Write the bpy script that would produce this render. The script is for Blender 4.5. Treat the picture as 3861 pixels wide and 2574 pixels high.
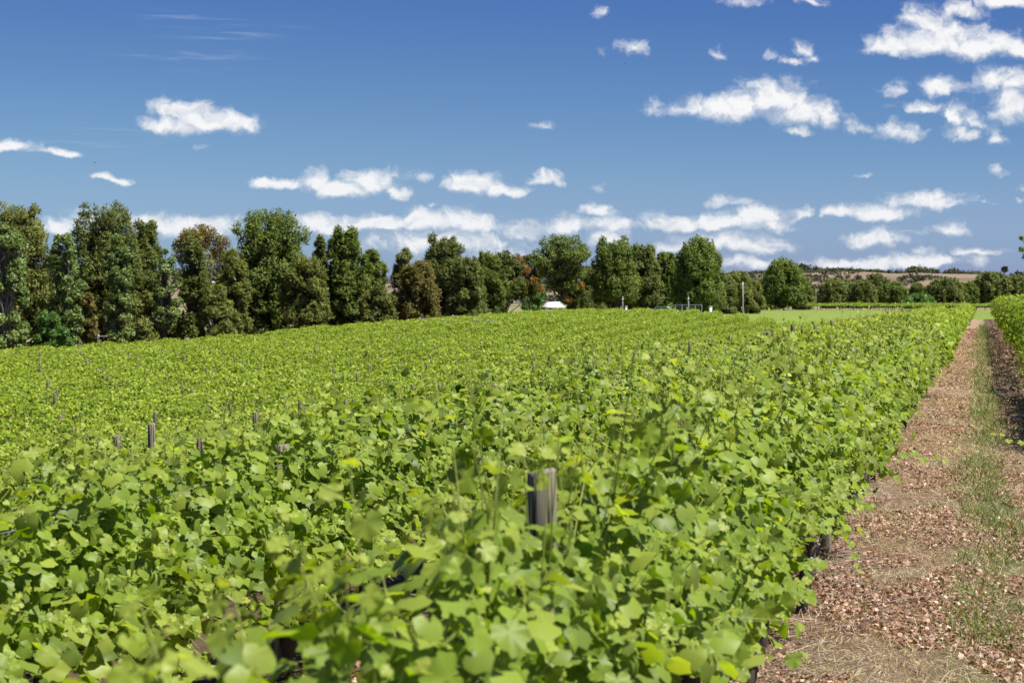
import bpy, math, random
import numpy as np
from mathutils import Vector
R = math.radians
sc = bpy.context.scene
for o in list(bpy.data.objects): bpy.data.objects.remove(o, do_unlink=True)
rng = np.random.default_rng(11)
random.seed(5)

# ------------------------------------------------------------------ camera
# World: vine rows run along +Y, the camera stands over the track at x = 0.
CAM_H = 2.3
FS = 7800.0                      # focal length in pixels of the 3861 px wide photograph
VX, VY = 3705.0, 1122.0          # vanishing point of the rows
cam_d = bpy.data.cameras.new("camera")
cam = bpy.data.objects.new("camera", cam_d); sc.collection.objects.link(cam)
cam.location = (0, 0, CAM_H); cam.rotation_euler = (R(90), 0, 0)
cam_d.sensor_width = 36.0; cam_d.lens = 36.0*FS/3861
cam_d.shift_x = -(VX-1930.5)/3861; cam_d.shift_y = (VY-1287)/3861
cam_d.clip_start = 0.1; cam_d.clip_end = 30000
cam_d.dof.use_dof = True; cam_d.dof.focus_distance = 22.0; cam_d.dof.aperture_fstop = 6.3
sc.camera = cam

# ------------------------------------------------------------------ sun, sky, exposure
SUN_EL, SUN_AZ = 61.0, 99.0     # azimuth clockwise from +Y: from the right, slightly behind
sd = bpy.data.lights.new("sun", 'SUN'); sd.energy = 5.0; sd.angle = R(0.53); sd.color = (1.0, 0.96, 0.88)
sun = bpy.data.objects.new("sun", sd); sc.collection.objects.link(sun)
sdir = Vector((math.sin(R(SUN_AZ))*math.cos(R(SUN_EL)), math.cos(R(SUN_AZ))*math.cos(R(SUN_EL)), math.sin(R(SUN_EL))))
sun.rotation_euler = sdir.to_track_quat('Z', 'Y').to_euler()
sc.view_settings.view_transform = 'Standard'; sc.view_settings.look = 'None'
sc.view_settings.gamma = 1.0; sc.view_settings.exposure = 0.70
sc.render.resolution_x = 1024; sc.render.resolution_y = 682

def V2(x, y):                    # point of the 2352 px view of the photograph -> azimuth, elevation
    u = (x*1.6416-VX)/FS; v = (VY-y*1.6416)/FS
    return math.atan(u), math.atan(v/math.hypot(1, u))

class NT:
    def __init__(s, tree): s.t = tree; tree.nodes.clear()
    def n(s, typ, **kw):
        nd = s.t.nodes.new(typ)
        for k, v in kw.items():
            if k == 'inp':
                for i, val in v.items():
                    if isinstance(val, bpy.types.NodeSocket): s.t.links.new(val, nd.inputs[i])
                    else: nd.inputs[i].default_value = val
            else: setattr(nd, k, v)
        return nd
    def m(s, op, a, b=0.0, c=None, clamp=False):
        nd = s.n('ShaderNodeMath', operation=op, use_clamp=clamp)
        for i, v in enumerate((a, b) if c is None else (a, b, c)):
            if isinstance(v, bpy.types.NodeSocket): s.t.links.new(v, nd.inputs[i])
            else: nd.inputs[i].default_value = v
        return nd.outputs[0]
    def vm(s, op, a, b=None, c=None):
        nd = s.n('ShaderNodeVectorMath', operation=op)
        for i, v in enumerate((a, b, c)):
            if v is None: continue
            if isinstance(v, bpy.types.NodeSocket): s.t.links.new(v, nd.inputs[i])
            else: nd.inputs[i].default_value = v
        return nd
    def mix(s, f, a, b, blend='MIX'):
        nd = s.n('ShaderNodeMix', data_type='RGBA', blend_type=blend)
        for i, v in ((0, f), (6, a), (7, b)):
            if isinstance(v, bpy.types.NodeSocket): s.t.links.new(v, nd.inputs[i])
            else: nd.inputs[i].default_value = v if i == 0 else (tuple(v)+(1,))[:4]
        return nd.outputs[2]
    def noise(s, vec, scale, detail=4, rough=0.5, dist=0.0):
        nd = s.n('ShaderNodeTexNoise', inp={'Scale': scale, 'Detail': detail, 'Roughness': rough, 'Distortion': dist})
        if vec is not None: s.t.links.new(vec, nd.inputs['Vector'])
        return nd.outputs[0]
    def sm(s, x, a, b, lo=0.0, hi=1.0):
        nd = s.n('ShaderNodeMapRange', interpolation_type='SMOOTHSTEP', inp={0: x, 1: a, 2: b, 3: lo, 4: hi})
        return nd.outputs[0]
    def link(s, a, b): s.t.links.new(a, b)

# clouds: x, y, rx, ry in the 2352 px view, strength
CL = [(410,266,66,28,1),(400,290,92,24,1),(530,287,74,30,1),(470,282,100,34,1),(35,338,62,19,1),(140,353,56,12,1),(252,415,34,12,.9),(465,338,24,7,.5),
(625,426,66,15,1),(730,414,56,30,1),(775,432,60,24,1),(850,420,72,26,1),(902,406,38,18,.45),(905,436,36,12,.7),(965,405,18,12,.3),
(1090,423,90,26,1),(1150,438,66,16,1),(1258,416,46,15,.9),(1243,405,20,14,.9),(1375,428,18,12,.35),(1248,291,16,9,.35),(1000,472,22,6,.4),
(1680,255,110,38,1),(1780,235,110,46,1),(1840,262,90,36,1),(1730,203,44,22,.6),(1585,250,62,20,.65),(1510,248,44,22,.5),(1835,302,36,10,.9),(1900,270,30,30,.8),
(2170,100,160,42,1),(2125,62,66,44,.9),(2250,112,110,38,1),(2050,112,76,28,.85),(2310,4,80,22,1),(2210,28,70,22,.7),(2340,120,40,30,.9),
(2155,205,52,24,.75),(2055,212,44,20,.5),(2115,245,52,14,.7),(2275,188,70,28,.9),(2325,245,55,56,.9),(2345,200,50,40,.9),
(2190,272,36,36,.62),(2235,280,34,34,.62),(2205,312,44,22,.8),(2060,305,66,22,.7),(2285,322,28,20,.6),(1970,295,32,18,.5),
(1465,115,38,17,.6),(1650,125,15,14,.5),(1780,132,20,12,.4),(1850,115,30,20,.6),(1870,132,24,14,.6),(1822,145,20,11,.55),(1378,28,18,14,.45),(1380,130,14,14,.3),
(1700,4,52,12,.5),(1865,4,38,14,.65),
(130,525,80,24,1),(215,498,60,20,.6),(345,508,56,20,.9),(430,524,130,28,1),(760,525,120,26,1),(870,515,90,26,1),(965,508,90,26,1),(1080,522,100,34,.9),(1180,540,60,24,.7),
(1000,560,260,34,.75),(1110,590,150,24,.6),(1300,522,84,24,.75),(1362,487,50,18,.9),(1380,520,66,20,.8),(1400,550,50,20,.7),
(1560,520,100,22,.95),(1660,518,120,24,1),(1740,498,84,28,.95),(1685,468,60,14,.5),(1780,520,60,16,.9),(1842,487,36,12,.8),(1680,565,140,26,.95),(1765,556,60,16,.9),(1700,608,90,18,.8),(1540,575,60,20,.6),
(1930,487,50,15,.8),(2020,488,92,22,1),(2130,462,110,24,1),(2015,551,90,25,1),(2110,580,24,9,.4),(2180,530,62,16,.6),(2240,583,76,12,.8),(2240,603,36,14,.5),
(1960,608,110,15,.9),(2080,605,110,18,1),(2150,606,70,14,1),(1980,413,26,8,.45),(2350,430,22,8,.4),(2258,467,26,6,.4),(2340,460,14,7,.3),(2285,395,16,10,.25),(2090,535,30,7,.3),(1510,505,50,12,.4)]
w = bpy.data.worlds.new("World"); sc.world = w; w.use_nodes = True
T = NT(w.node_tree)
tc = T.n('ShaderNodeTexCoord').outputs['Generated']
sep = T.n('ShaderNodeSeparateXYZ', inp={0: tc})
az = T.m('ARCTAN2', sep.outputs[0], sep.outputs[1])
el = T.m('ARCSINE', sep.outputs[2])
P0 = T.n('ShaderNodeCombineXYZ', inp={0: az, 1: el, 2: 0.0}).outputs[0]
wn = T.n('ShaderNodeTexNoise', inp={'Vector': P0, 'Scale': 55.0, 'Detail': 5.0, 'Roughness': 0.6})
off = T.vm('MULTIPLY', T.vm('SUBTRACT', wn.outputs[1], (.5, .5, .5)).outputs[0], (.026, .013, 0)).outputs[0]
P = T.vm('ADD', P0, off).outputs[0]
f = None; f2 = None
Pv = T.vm('ADD', P, (.002, .0065, 0)).outputs[0]
for (x, y, rx, ry, s) in CL:
    a, e = V2(x, y); k = 1.6416/FS
    ca = math.cos(a)
    sx, sy = 1/(rx*k*ca*ca*1.12), 1/(ry*k*ca*1.38)
    q = T.vm('MULTIPLY_ADD', P, (sx, sy, 0), (-a*sx, -e*sy, 0))
    qm = T.vm('MINIMUM', q.outputs[0], T.vm('MULTIPLY', q.outputs[0], (1, 1.6, 1)).outputs[0])
    d = T.vm('LENGTH', qm.outputs[0]).outputs['Value']
    g = T.m('MULTIPLY_ADD', d, -s, s)
    f = g if f is None else T.m('SMOOTH_MAX', f, g, 0.08)
    if rx*ry > 700:
        d2 = T.vm('LENGTH', T.vm('MULTIPLY_ADD', Pv, (sx, sy, 0), (-a*sx, -e*sy, 0)).outputs[0]).outputs['Value']
        g2 = T.m('MULTIPLY_ADD', d2, -s, s); f2 = g2 if f2 is None else T.m('SMOOTH_MAX', f2, g2, 0.15)
nz = T.noise(P, 95.0, 9, .62)
nf = T.m('MULTIPLY', T.m('SUBTRACT', nz, .5), 1.55)
fd = T.m('ADD', T.m('SUBTRACT', f, -.01), nf)
dens = T.sm(fd, -.05, .72)
Pu = T.vm('ADD', P, (.0012, .0035, 0)).outputs[0]
nz2 = T.noise(Pu, 95.0, 7, .6)
shade = T.m('ADD', T.m('MULTIPLY', T.m('SUBTRACT', nz, nz2), 3.0), .60)
shade = T.m('SUBTRACT', shade, T.m('MAXIMUM', T.m('MULTIPLY', T.m('SUBTRACT', f2, f), 1.3), -.35))
big = T.noise(P, 40.0, 3, .5)
shade = T.m('ADD', shade, T.m('MULTIPLY', T.m('SUBTRACT', big, .5), .9), clamp=True)
ccol = T.mix(shade, (.62, .68, .78), (1.0, 1.0, 1.0))
sky = T.n('ShaderNodeTexSky', sky_type='NISHITA')
sky.sun_disc = False; sky.sun_elevation = R(SUN_EL); sky.sun_rotation = R(SUN_AZ)
sky.air_density = 1.0; sky.dust_density = 0.4; sky.ozone_density = 2.5; sky.altitude = 300
ss = T.n('ShaderNodeSeparateColor', inp={0: sky.outputs[0]})
ch = [T.m('MULTIPLY', T.m('POWER', T.m('MULTIPLY', ss.outputs[i], .1466), gm_), gn/.1466) for i, (gn, gm_) in enumerate(((.435, 1.92), (.495, 2.12), (.475, 1.0)))]
ch[0] = T.m('SMOOTH_MIN', ch[0], .285/.1466, .5)
ch[2] = T.m('ADD', ch[2], T.m('MULTIPLY', ch[0], .78))
skc = T.n('ShaderNodeCombineColor', inp={0: ch[0], 1: ch[1], 2: ch[2]}).outputs[0]
# thin cirrus streaks
Ps = T.vm('MULTIPLY', P0, (22, 330, 1)).outputs[0]
ci = T.noise(Ps, 1.0, 6, .6, .6)
cm = None
for (x, y, rx, ry) in ((500, 60, 230, 55), (430, 135, 230, 50), (220, 310, 220, 50)):
    a, e = V2(x, y); k = 1.6416/FS; sx, sy = 1/(rx*k), 1/(ry*k)
    d = T.vm('LENGTH', T.vm('MULTIPLY_ADD', P0, (sx, sy, 0), (-a*sx, -e*sy, 0)).outputs[0]).outputs['Value']
    g = T.sm(d, 1.0, 0.1)
    cm = g if cm is None else T.m('MAXIMUM', cm, g)
cir = T.m('MULTIPLY', T.m('MULTIPLY', T.sm(ci, .5, .8), cm), .42)
CLOUD = 6.6
wh = T.vm('SCALE', ccol); wh.inputs['Scale'].default_value = CLOUD
col = T.mix(cir, skc, (3.6, 4.4, 5.6))
col = T.mix(T.m('MULTIPLY', dens, T.sm(el, .01, .10, .86, .97)), col, wh.outputs[0])
bg = T.n('ShaderNodeBackground', inp={'Color': col, 'Strength': 0.090})
out = T.n('ShaderNodeOutputWorld'); T.link(bg.outputs[0], out.inputs[0])

# ------------------------------------------------------------------ helpers
def tag(o, label=None, cat=None, group=None, kind=None):
    if label: o['label'] = label
    if cat: o['category'] = cat
    if group: o['group'] = group
    if kind: o['kind'] = kind
    return o
def empty(name, loc=(0, 0, 0)):
    o = bpy.data.objects.new(name, None); sc.collection.objects.link(o); o.location = loc
    o.empty_display_size = .2
    return o
class MB:
    """collects vertices / faces (numpy) and links them as one mesh object"""
    def __init__(s): s.v = []; s.f = []; s.n = 0; s.a = []; s.b = []
    def add(s, v, f, a=0.5, b=0.0):
        v = np.asarray(v, float); f = np.asarray(f, np.int64)
        s.v.append(v); s.f.append(f+s.n); s.n += len(v)
        s.a.append(np.broadcast_to(np.asarray(a, float), (len(v),))); s.b.append(np.broadcast_to(np.asarray(b, float), (len(v),)))
    def box(s, x0, x1, y0, y1, z0, z1, **k):
        v = [(x, y, z) for z in (z0, z1) for y in (y0, y1) for x in (x0, x1)]
        s.add(v, [(0,2,3,1),(4,5,7,6),(0,1,5,4),(2,6,7,3),(0,4,6,2),(1,3,7,5)], **k)
    def tube(s, pts, rad, n=6, cap=True, **k):
        pts = np.asarray(pts, float); m = len(pts); rad = np.broadcast_to(np.asarray(rad, float), (m,))
        t = np.gradient(pts, axis=0); t /= np.linalg.norm(t, axis=1)[:, None]+1e-9
        ref = np.where(np.abs(t[:, 2:3]) > .9, [[1., 0, 0]], [[0, 0, 1.]])
        u = np.cross(t, ref); u /= np.linalg.norm(u, axis=1)[:, None]+1e-9
        w_ = np.cross(t, u)
        an = np.arange(n)*2*math.pi/n
        V = pts[:, None]+rad[:, None, None]*(np.cos(an)[None, :, None]*u[:, None]+np.sin(an)[None, :, None]*w_[:, None])
        V = V.reshape(-1, 3); i = np.arange(m-1)[:, None]*n; j = np.arange(n)[None]; j2 = (j+1) % n
        F = np.stack([i+j, i+j2, i+n+j2, i+n+j], -1).reshape(-1, 4)
        s.add(V, F, **k)
        if cap:
            b = s.n
            s.add([pts[-1]], np.zeros((0, 3)), **k)
            jj = np.arange(n); base = b-n
            s.f.append(np.stack([base+jj, base+(jj+1) % n, np.full(n, b)], -1))
    def build(s, name, mat, parent=None, smooth=True):
        me = bpy.data.meshes.new(name)
        V = np.concatenate(s.v) if s.v else np.zeros((0, 3))
        if parent is not None:
            V = V-np.array(parent.location)
        fs = [x for x in s.f if len(x)]
        loops = np.concatenate([x.ravel() for x in fs]); tot = np.concatenate([np.full(len(x), x.shape[1]) for x in fs])
        st = np.concatenate([[0], np.cumsum(tot)[:-1]])
        me.vertices.add(len(V)); me.vertices.foreach_set('co', V.astype(np.float32).ravel())
        me.loops.add(len(loops)); me.loops.foreach_set('vertex_index', loops.astype(np.int32))
        me.polygons.add(len(tot)); me.polygons.foreach_set('loop_start', st.astype(np.int32)); me.polygons.foreach_set('loop_total', tot.astype(np.int32))
        if smooth: me.polygons.foreach_set('use_smooth', np.ones(len(tot), bool))
        for nm, arr in (('tint', s.a), ('age', s.b)):
            at = me.attributes.new(nm, 'FLOAT', 'POINT'); at.data.foreach_set('value', np.concatenate(arr).astype(np.float32))
        me.update(calc_edges=True)
        me.materials.append(mat)
        o = bpy.data.objects.new(name, me); sc.collection.objects.link(o)
        if parent is not None: o.parent = parent
        return o
def inst(mb, tmpl, pos, nrm, tip, scale, tint, age):
    """place the template (verts, faces, vein) at every pos; nrm = leaf normal, tip = direction of the leaf tip"""
    tv, tf, ta = tmpl
    z = nrm/(np.linalg.norm(nrm, axis=1)[:, None]+1e-9)
    y = tip-(tip*z).sum(1)[:, None]*z; y /= np.linalg.norm(y, axis=1)[:, None]+1e-9
    x = np.cross(y, z)
    sc_ = np.asarray(scale)
    if sc_.ndim == 1: sc_ = np.stack([sc_]*3, 1)
    tvs = tv[None]*sc_[:, None]
    V = pos[:, None]+tvs[..., 0:1]*x[:, None]+tvs[..., 1:2]*y[:, None]+tvs[..., 2:3]*z[:, None]
    N, n = len(pos), len(tv)
    F = (tf[None]+(np.arange(N)*n)[:, None, None]).reshape(-1, tf.shape[1])
    if ta is None: A = np.repeat(tint, n)
    else: A = (tint[:, None]+ta[None]*10).ravel()
    mb.add(V.reshape(-1, 3), F, a=A, b=np.repeat(age, n))

# ------------------------------------------------------------------ materials
def mat(name):
    m = bpy.data.materials.new(name); m.use_nodes = True; return m, NT(m.node_tree)
def finish(t, sh, bump=None):
    o = t.n('ShaderNodeOutputMaterial'); t.link(sh, o.inputs[0])
def pbr(t, col, rough=.7, spec=.3, bump=None, bs=.3, bd=.02):
    p = t.n('ShaderNodeBsdfPrincipled')
    if isinstance(col, bpy.types.NodeSocket): t.link(col, p.inputs['Base Color'])
    else: p.inputs['Base Color'].default_value = tuple(col)+(1,)
    p.inputs['Roughness'].default_value = rough
    p.inputs['Specular IOR Level'].default_value = spec
    if bump is not None:
        b = t.n('ShaderNodeBump', inp={'Strength': bs, 'Distance': bd, 'Height': bump}); t.link(b.outputs[0], p.inputs['Normal'])
    return p.outputs[0]
def leaf_mat(name, dark, lite, young, trans=.35, rough=.42, spec=.35, vein=False, noise=0.0, under=None):
    m, t = mat(name)
    a = t.n('ShaderNodeAttribute', attribute_name='tint').outputs['Fac']
    g = t.n('ShaderNodeAttribute', attribute_name='age').outputs['Fac']
    if vein:
        ti = t.m('MODULO', a, 10.0) if False else a
    c = t.mix(t.m('MINIMUM', a, 1.0), dark, lite)
    c = t.mix(g, c, young)
    if under:
        bf = t.n('ShaderNodeNewGeometry').outputs['Backfacing']
        c = t.mix(t.m('MULTIPLY', bf, .55), c, under)
    if vein:
        v = t.n('ShaderNodeAttribute', attribute_name='vein').outputs['Fac']
        c = t.mix(t.m('MULTIPLY', t.sm(v, .955, .995), .28), c, (lite[0]*1.5, lite[1]*1.25, lite[2]*1.5))
    p = pbr(t, c, rough, spec)
    tr = t.n('ShaderNodeBsdfTranslucent')
    t.link(t.mix(1.0, c, (1.28, 1.28, .36), 'MULTIPLY'), tr.inputs[0])
    mx = t.n('ShaderNodeMixShader', inp={0: trans}); t.link(p, mx.inputs[1]); t.link(tr.outputs[0], mx.inputs[2])
    finish(t, mx.outputs[0]); return m
M = {}
M['vine'] = leaf_mat('vine_leaf', (.026, .085, .007), (.320, .470, .022), (.62, .68, .11), trans=.45, rough=.45, spec=.26, vein=True, under=(.24, .31, .06))
M['vine_far'] = leaf_mat('vine_leaf_far', (.085, .19, .022), (.27, .40, .05), (.42, .50, .08), trans=.42, rough=.5)
M['casuarina'] = leaf_mat('casuarina_spray', (0.073, 0.100, 0.027), (0.250, 0.293, 0.081), (0.342, 0.378, 0.110), .36, .6, .2)
M['dark_green'] = leaf_mat('dark_green_spray', (0.068, 0.107, 0.024), (0.238, 0.305, 0.063), (0.329, 0.403, 0.098), .36, .6, .2)
M['olive'] = leaf_mat('olive_spray', (0.098, 0.120, 0.032), (0.299, 0.323, 0.085), (0.378, 0.390, 0.110), .36, .6, .2)
M['poplar'] = leaf_mat('poplar_leaf', (0.079, 0.134, 0.027), (0.281, 0.378, 0.104), (0.439, 0.537, 0.183), .3, .45, .35)
M['rust'] = leaf_mat('rust_leaf', (0.104, 0.098, 0.029), (0.268, 0.244, 0.071), (0.342, 0.244, 0.067), .32, .6, .2)
M['tawny'] = leaf_mat('tawny_leaf', (.09, .085, .03), (.30, .20, .055), (.40, .25, .07), .25, .6, .2)
M['orange'] = leaf_mat('orange_leaf', (.20, .11, .03), (.42, .21, .06), (.42, .26, .07), .3, .6, .2)
M['maple'] = leaf_mat('mixed_leaf', (.05, .09, .02), (.16, .19, .04), (.30, .20, .05), .3, .6, .2)
M['willow'] = leaf_mat('willow_leaf', (.06, .14, .025), (.15, .29, .05), (.2, .35, .07), .3, .5, .3)
M['scrub'] = leaf_mat('scrub_leaf', (.045, .058, .030), (.105, .120, .06), (.12, .13, .07), .1, .8, .1)
M['dry'] = leaf_mat('dead_leaf', (.13, .060, .040), (.52, .32, .225), (.70, .56, .44), .15, .6, .25)
M['straw'] = leaf_mat('straw', (.26, .18, .10), (.66, .53, .34), (.60, .50, .31), .2, .6, .25)
M['grass'] = leaf_mat('grass_blade', (.08, .14, .03), (.21, .30, .075), (.42, .40, .19), .3, .5, .3)
m, t = mat('bark'); g = t.n('ShaderNodeNewGeometry').outputs['Position']
nz = t.noise(g, 3.0, 5, .7); finish(t, pbr(t, t.mix(nz, (.035, .028, .022), (.12, .10, .08)), .9, .1)); M['bark'] = m
m, t = mat('pale_bark'); g = t.n('ShaderNodeNewGeometry').outputs['Position']
nz = t.noise(g, 3.0, 5, .7); finish(t, pbr(t, t.mix(nz, (.12, .10, .08), (.34, .31, .27)), .9, .1)); M['pale_bark'] = m
m, t = mat('vine_wood'); g = t.n('ShaderNodeNewGeometry').outputs['Position']
nz = t.noise(g, 60.0, 5, .7); finish(t, pbr(t, t.mix(nz, (.03, .022, .018), (.15, .115, .085)), .9, .15, nz, .6, .01)); M['vine_wood'] = m
m, t = mat('green_cane'); a = t.n('ShaderNodeAttribute', attribute_name='age').outputs['Fac']
finish(t, pbr(t, t.mix(a, (.14, .13, .035), (.30, .36, .07)), .5, .3)); M['cane'] = m
m, t = mat('dead_cane'); a = t.n('ShaderNodeAttribute', attribute_name='tint').outputs['Fac']
finish(t, pbr(t, t.mix(a, (.07, .045, .035), (.42, .34, .28)), .8, .2)); M['twig'] = m
m, t = mat('weathered_timber'); tcn = t.n('ShaderNodeTexCoord').outputs['Object']
st = t.vm('MULTIPLY', tcn, (70, 70, 2.2)).outputs[0]; n1 = t.noise(st, 1.0, 6, .65); n2 = t.noise(tcn, 6.0, 4, .6)
n3 = t.sm(t.noise(t.vm('MULTIPLY', tcn, (45, 45, 3)).outputs[0], 1.0, 3, .5),   .56, .62)
c = t.mix(n1, (.055, .046, .032), (.40, .365, .262)); c = t.mix(t.m('MULTIPLY', t.sm(n2, .5, .75), .5), c, (.26, .15, .09)); c = t.mix(t.m('MULTIPLY', n3, .9), c, (.03, .022, .018))
ht = t.m('SUBTRACT', n1, n3)
finish(t, pbr(t, c, .85, .15, ht, .8, .006)); M['timber'] = m
def plain(name, col, rough=.6, spec=.4, metal=0, var=.15, sc_=2.0):
    m, t = mat(name); g = t.n('ShaderNodeNewGeometry').outputs['Position']
    nz = t.noise(g, sc_, 4, .6)
    c = t.mix(nz, tuple(x*(1-var) for x in col), tuple(min(1, x*(1+var)) for x in col))
    p = pbr(t, c, rough, spec); 
    p.node.inputs['Metallic'].default_value = metal
    finish(t, p); return m
M['wire'] = plain('galvanised_wire', (.42, .43, .45), .4, .5, .6)
M['hose'] = plain('black_hose', (.022, .022, .024), .45, .4)
M['hose_band'] = plain('pale_band', (.5, .5, .48), .6, .3)
M['white'] = plain('white_metal', (.80, .80, .79), .5, .3, 0, .05)
M['whitewall'] = plain('pale_wall', (.72, .72, .70), .8, .2, 0, .05)
M['grey'] = plain('grey_wall', (.35, .36, .38), .8, .2)
M['pole'] = plain('grey_pole', (.32, .30, .27), .8, .2, 0, .25, 1.0)
M['shed_dark'] = plain('shed_timber', (.07, .06, .05), .9, .1)
M['teal'] = plain('pale_green_paint', (.30, .52, .42), .4, .5)
M['glass'] = plain('dark_glass', (.03, .04, .045), .1, .6)
M['rubber'] = plain('rubber', (.02, .02, .02), .8, .2)
M['pink'] = plain('pink_tiles', (.55, .20, .20), .8, .2)
M['green_roof'] = plain('green_roof', (.22, .48, .34), .6, .3)
M['berry'] = plain('grape_buds', (.42, .45, .12), .5, .3)
M['brick'] = plain('bird_feather', (.03, .03, .035), .8, .2)

def pos_xyz(t):
    g = t.n('ShaderNodeNewGeometry').outputs['Position']; s_ = t.n('ShaderNodeSeparateXYZ', inp={0: g})
    return g, s_.outputs[0], s_.outputs[1], s_.outputs[2]
# vineyard soil and far fields
m, t = mat('vineyard_soil'); g, x, y, z = pos_xyz(t)
n1 = t.noise(g, 9.0, 8, .7); n2 = t.noise(g, .8, 4, .6); n3 = t.noise(g, 60.0, 4, .7)
c = t.mix(n1, (.040, .027, .016), (.15, .10, .06)); c = t.mix(t.m('MULTIPLY', t.sm(n3, .50, .66), .5), c, (.36, .25, .16))
c = t.mix(t.m('MULTIPLY', t.sm(n2, .5, .72), .5), c, (.12, .14, .05))
nf = t.noise(g, .05, 6, .6)
far = t.mix(nf, (.13, .15, .05), (.30, .25, .14))
c = t.mix(t.sm(y, 252, 262), c, far)
finish(t, pbr(t, c, .95, .1, n1, .8, .05)); M['soil'] = m
# track: litter, straw and a green middle strip
m, t = mat('track_litter'); g, x, y, z = pos_xyz(t)
n1 = t.noise(g, 14.0, 8, .75); n2 = t.noise(g, .55, 4, .6); n3 = t.noise(g, 75.0, 5, .8)
vor = t.n('ShaderNodeTexVoronoi', inp={'Scale': 17.0, 'Vector': g, 'Randomness': 1.0}); vr = t.n('ShaderNodeSeparateColor', inp={0: vor.outputs['Color']}).outputs[0]
red = t.mix(vr, (.17, .078, .052), (.54, .34, .24)); tan = t.mix(n3, (.22, .16, .11), (.62, .49, .35))
c = t.mix(t.sm(t.m('ADD', n2, t.m('MULTIPLY', t.m('SUBTRACT', n1, .5), .5)), .40, .60), red, tan)
c = t.mix(t.sm(n3, .52, .36), c, (.07, .04, .028))
gx = t.m('ABSOLUTE', t.m('SUBTRACT', x, t.m('MULTIPLY', t.m('SUBTRACT', t.noise(g, .35, 2, .5), .5), .5)))
gm = t.m('MULTIPLY', t.sm(t.m('ADD', gx, t.m('MULTIPLY', t.m('SUBTRACT', n1, .5), .6)), .42, .16), .75)
gm = t.m('MULTIPLY', gm, t.sm(t.noise(g, .22, 2, .5), .38, .56))
c = t.mix(gm, c, t.mix(n3, (.09, .12, .035), (.24, .29, .10)))
finish(t, pbr(t, c, .95, .1, t.m('ADD', n1, n3), 1.0, .04)); M['track'] = m
m, t = mat('mown_grass'); g, x, y, z = pos_xyz(t)
n1 = t.noise(g, .35, 5, .6); n2 = t.noise(t.vm('MULTIPLY', g, (.10, 1.2, 1)).outputs[0], 1.0, 3, .6)
c = t.mix(n1, (.11, .17, .026), (.22, .28, .052)); c = t.mix(t.m('MULTIPLY', t.sm(n2, .5, .7), .55), c, (.25, .31, .10))
finish(t, pbr(t, c, .9, .1)); M['lawn'] = m
m, t = mat('dry_hillside'); g, x, y, z = pos_xyz(t)
n1 = t.noise(g, .035, 8, .65); n2 = t.noise(g, .012, 4, .6); n3 = t.noise(g, .3, 5, .7)
c = t.mix(n1, (.155, .112, .082), (.34, .262, .195)); c = t.mix(t.m('MULTIPLY', t.sm(n2, .46, .62), .6), c, (.10, .095, .055)); c = t.mix(t.m('MULTIPLY', n3, .3), c, (.16, .12, .09))
finish(t, pbr(t, c, 1.0, .0)); M['hill'] = m
M['bare'] = plain('bare_ground', (.34, .25, .17), .95, .1)
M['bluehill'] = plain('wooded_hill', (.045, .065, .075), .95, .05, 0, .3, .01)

# ------------------------------------------------------------------ terrain
TX = np.array([-400, -130, -100, -84, -72, -60, -50, -40, -31, -25, -22, -19, -13.4, -7.4, -4.4, -1.4, 5, 60, 400.])
TY = np.array([-20, 60, 100, 150, 200, 250, 300, 480, 620, 900.])
TZ = np.array([
[-9, -9, -6, -3.6, -3.5, -3.4, -3.3, -3.2, -3.1, -3.0, -2.8, -2.5, -1.5, -.66, -.05, 0, 0, 0, 0],
[-9, -9, -6, -3.6, -3.5, -3.4, -3.3, -3.2, -3.1, -3.0, -2.8, -2.5, -1.5, -.66, -.05, 0, 0, 0, 0],
[-9, -8, -4.2, -3.4, -3.3, -3.2, -3.1, -3.0, -2.9, -2.9, -2.8, -2.4, -1.5, -.66, -.05, 0, 0, 0, 0],
[-9, -8, -5, -3.2, -3.0, -2.7, -2.4, -2.25, -2.2, -2.4, -2.5, -2.3, -1.5, -.66, -.1, 0, 0, 0, 0],
[-9, -7, -5, -3.2, -2.5, -1.6, -1.1, -1.0, -1.4, -2.0, -2.3, -2.1, -1.4, -.5, -.2, 0, 0, 0, 0],
[-9, -6, -4, -3.0, -2.2, -1.0, -.5, -.45, -.8, -1.7, -2.0, -1.9, -1.3, -.6, -.2, .0, 0, 0, 0],
[-8, -5, -3, -2.0, -1.0, -.6, -.5, -.5, -.9, -1.5, -1.6, -1.6, -1.2, -.7, -.4, -.3, -.2, 0, 0],
[-6, -4, -2, -1.2, -.8, -.66, -.65, -.65, -.65, -.65, -.65, -.65, -.65, -.65, -.65, -.65, -.6, -.5, -.5],
[-4, -2, -1, -.6, -.55, -.55, -.55, -.55, -.55, -.55, -.55, -.55, -.55, -.55, -.55, -.55, -.5, -.5, -.5],
[-1, -1, -1, -1, -1, -1, -1, -1, -1, -1, -1, -1, -1, -1, -1, -1, -1, -1, -1.]])
def G(x, y):
    x = np.asarray(x, float); y = np.asarray(y, float); x, y = np.broadcast_arrays(x, y)
    i = np.clip(np.searchsorted(TX, x)-1, 0, len(TX)-2); j = np.clip(np.searchsorted(TY, y)-1, 0, len(TY)-2)
    u = np.clip((x-TX[i])/(TX[i+1]-TX[i]), 0, 1); v = np.clip((y-TY[j])/(TY[j+1]-TY[j]), 0, 1)
    v = v*v*(3-2*v)
    a = TZ[j, i]*(1-u)+TZ[j, i+1]*u; b = TZ[j+1, i]*(1-u)+TZ[j+1, i+1]*u
    return a*(1-v)+b*v
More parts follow.
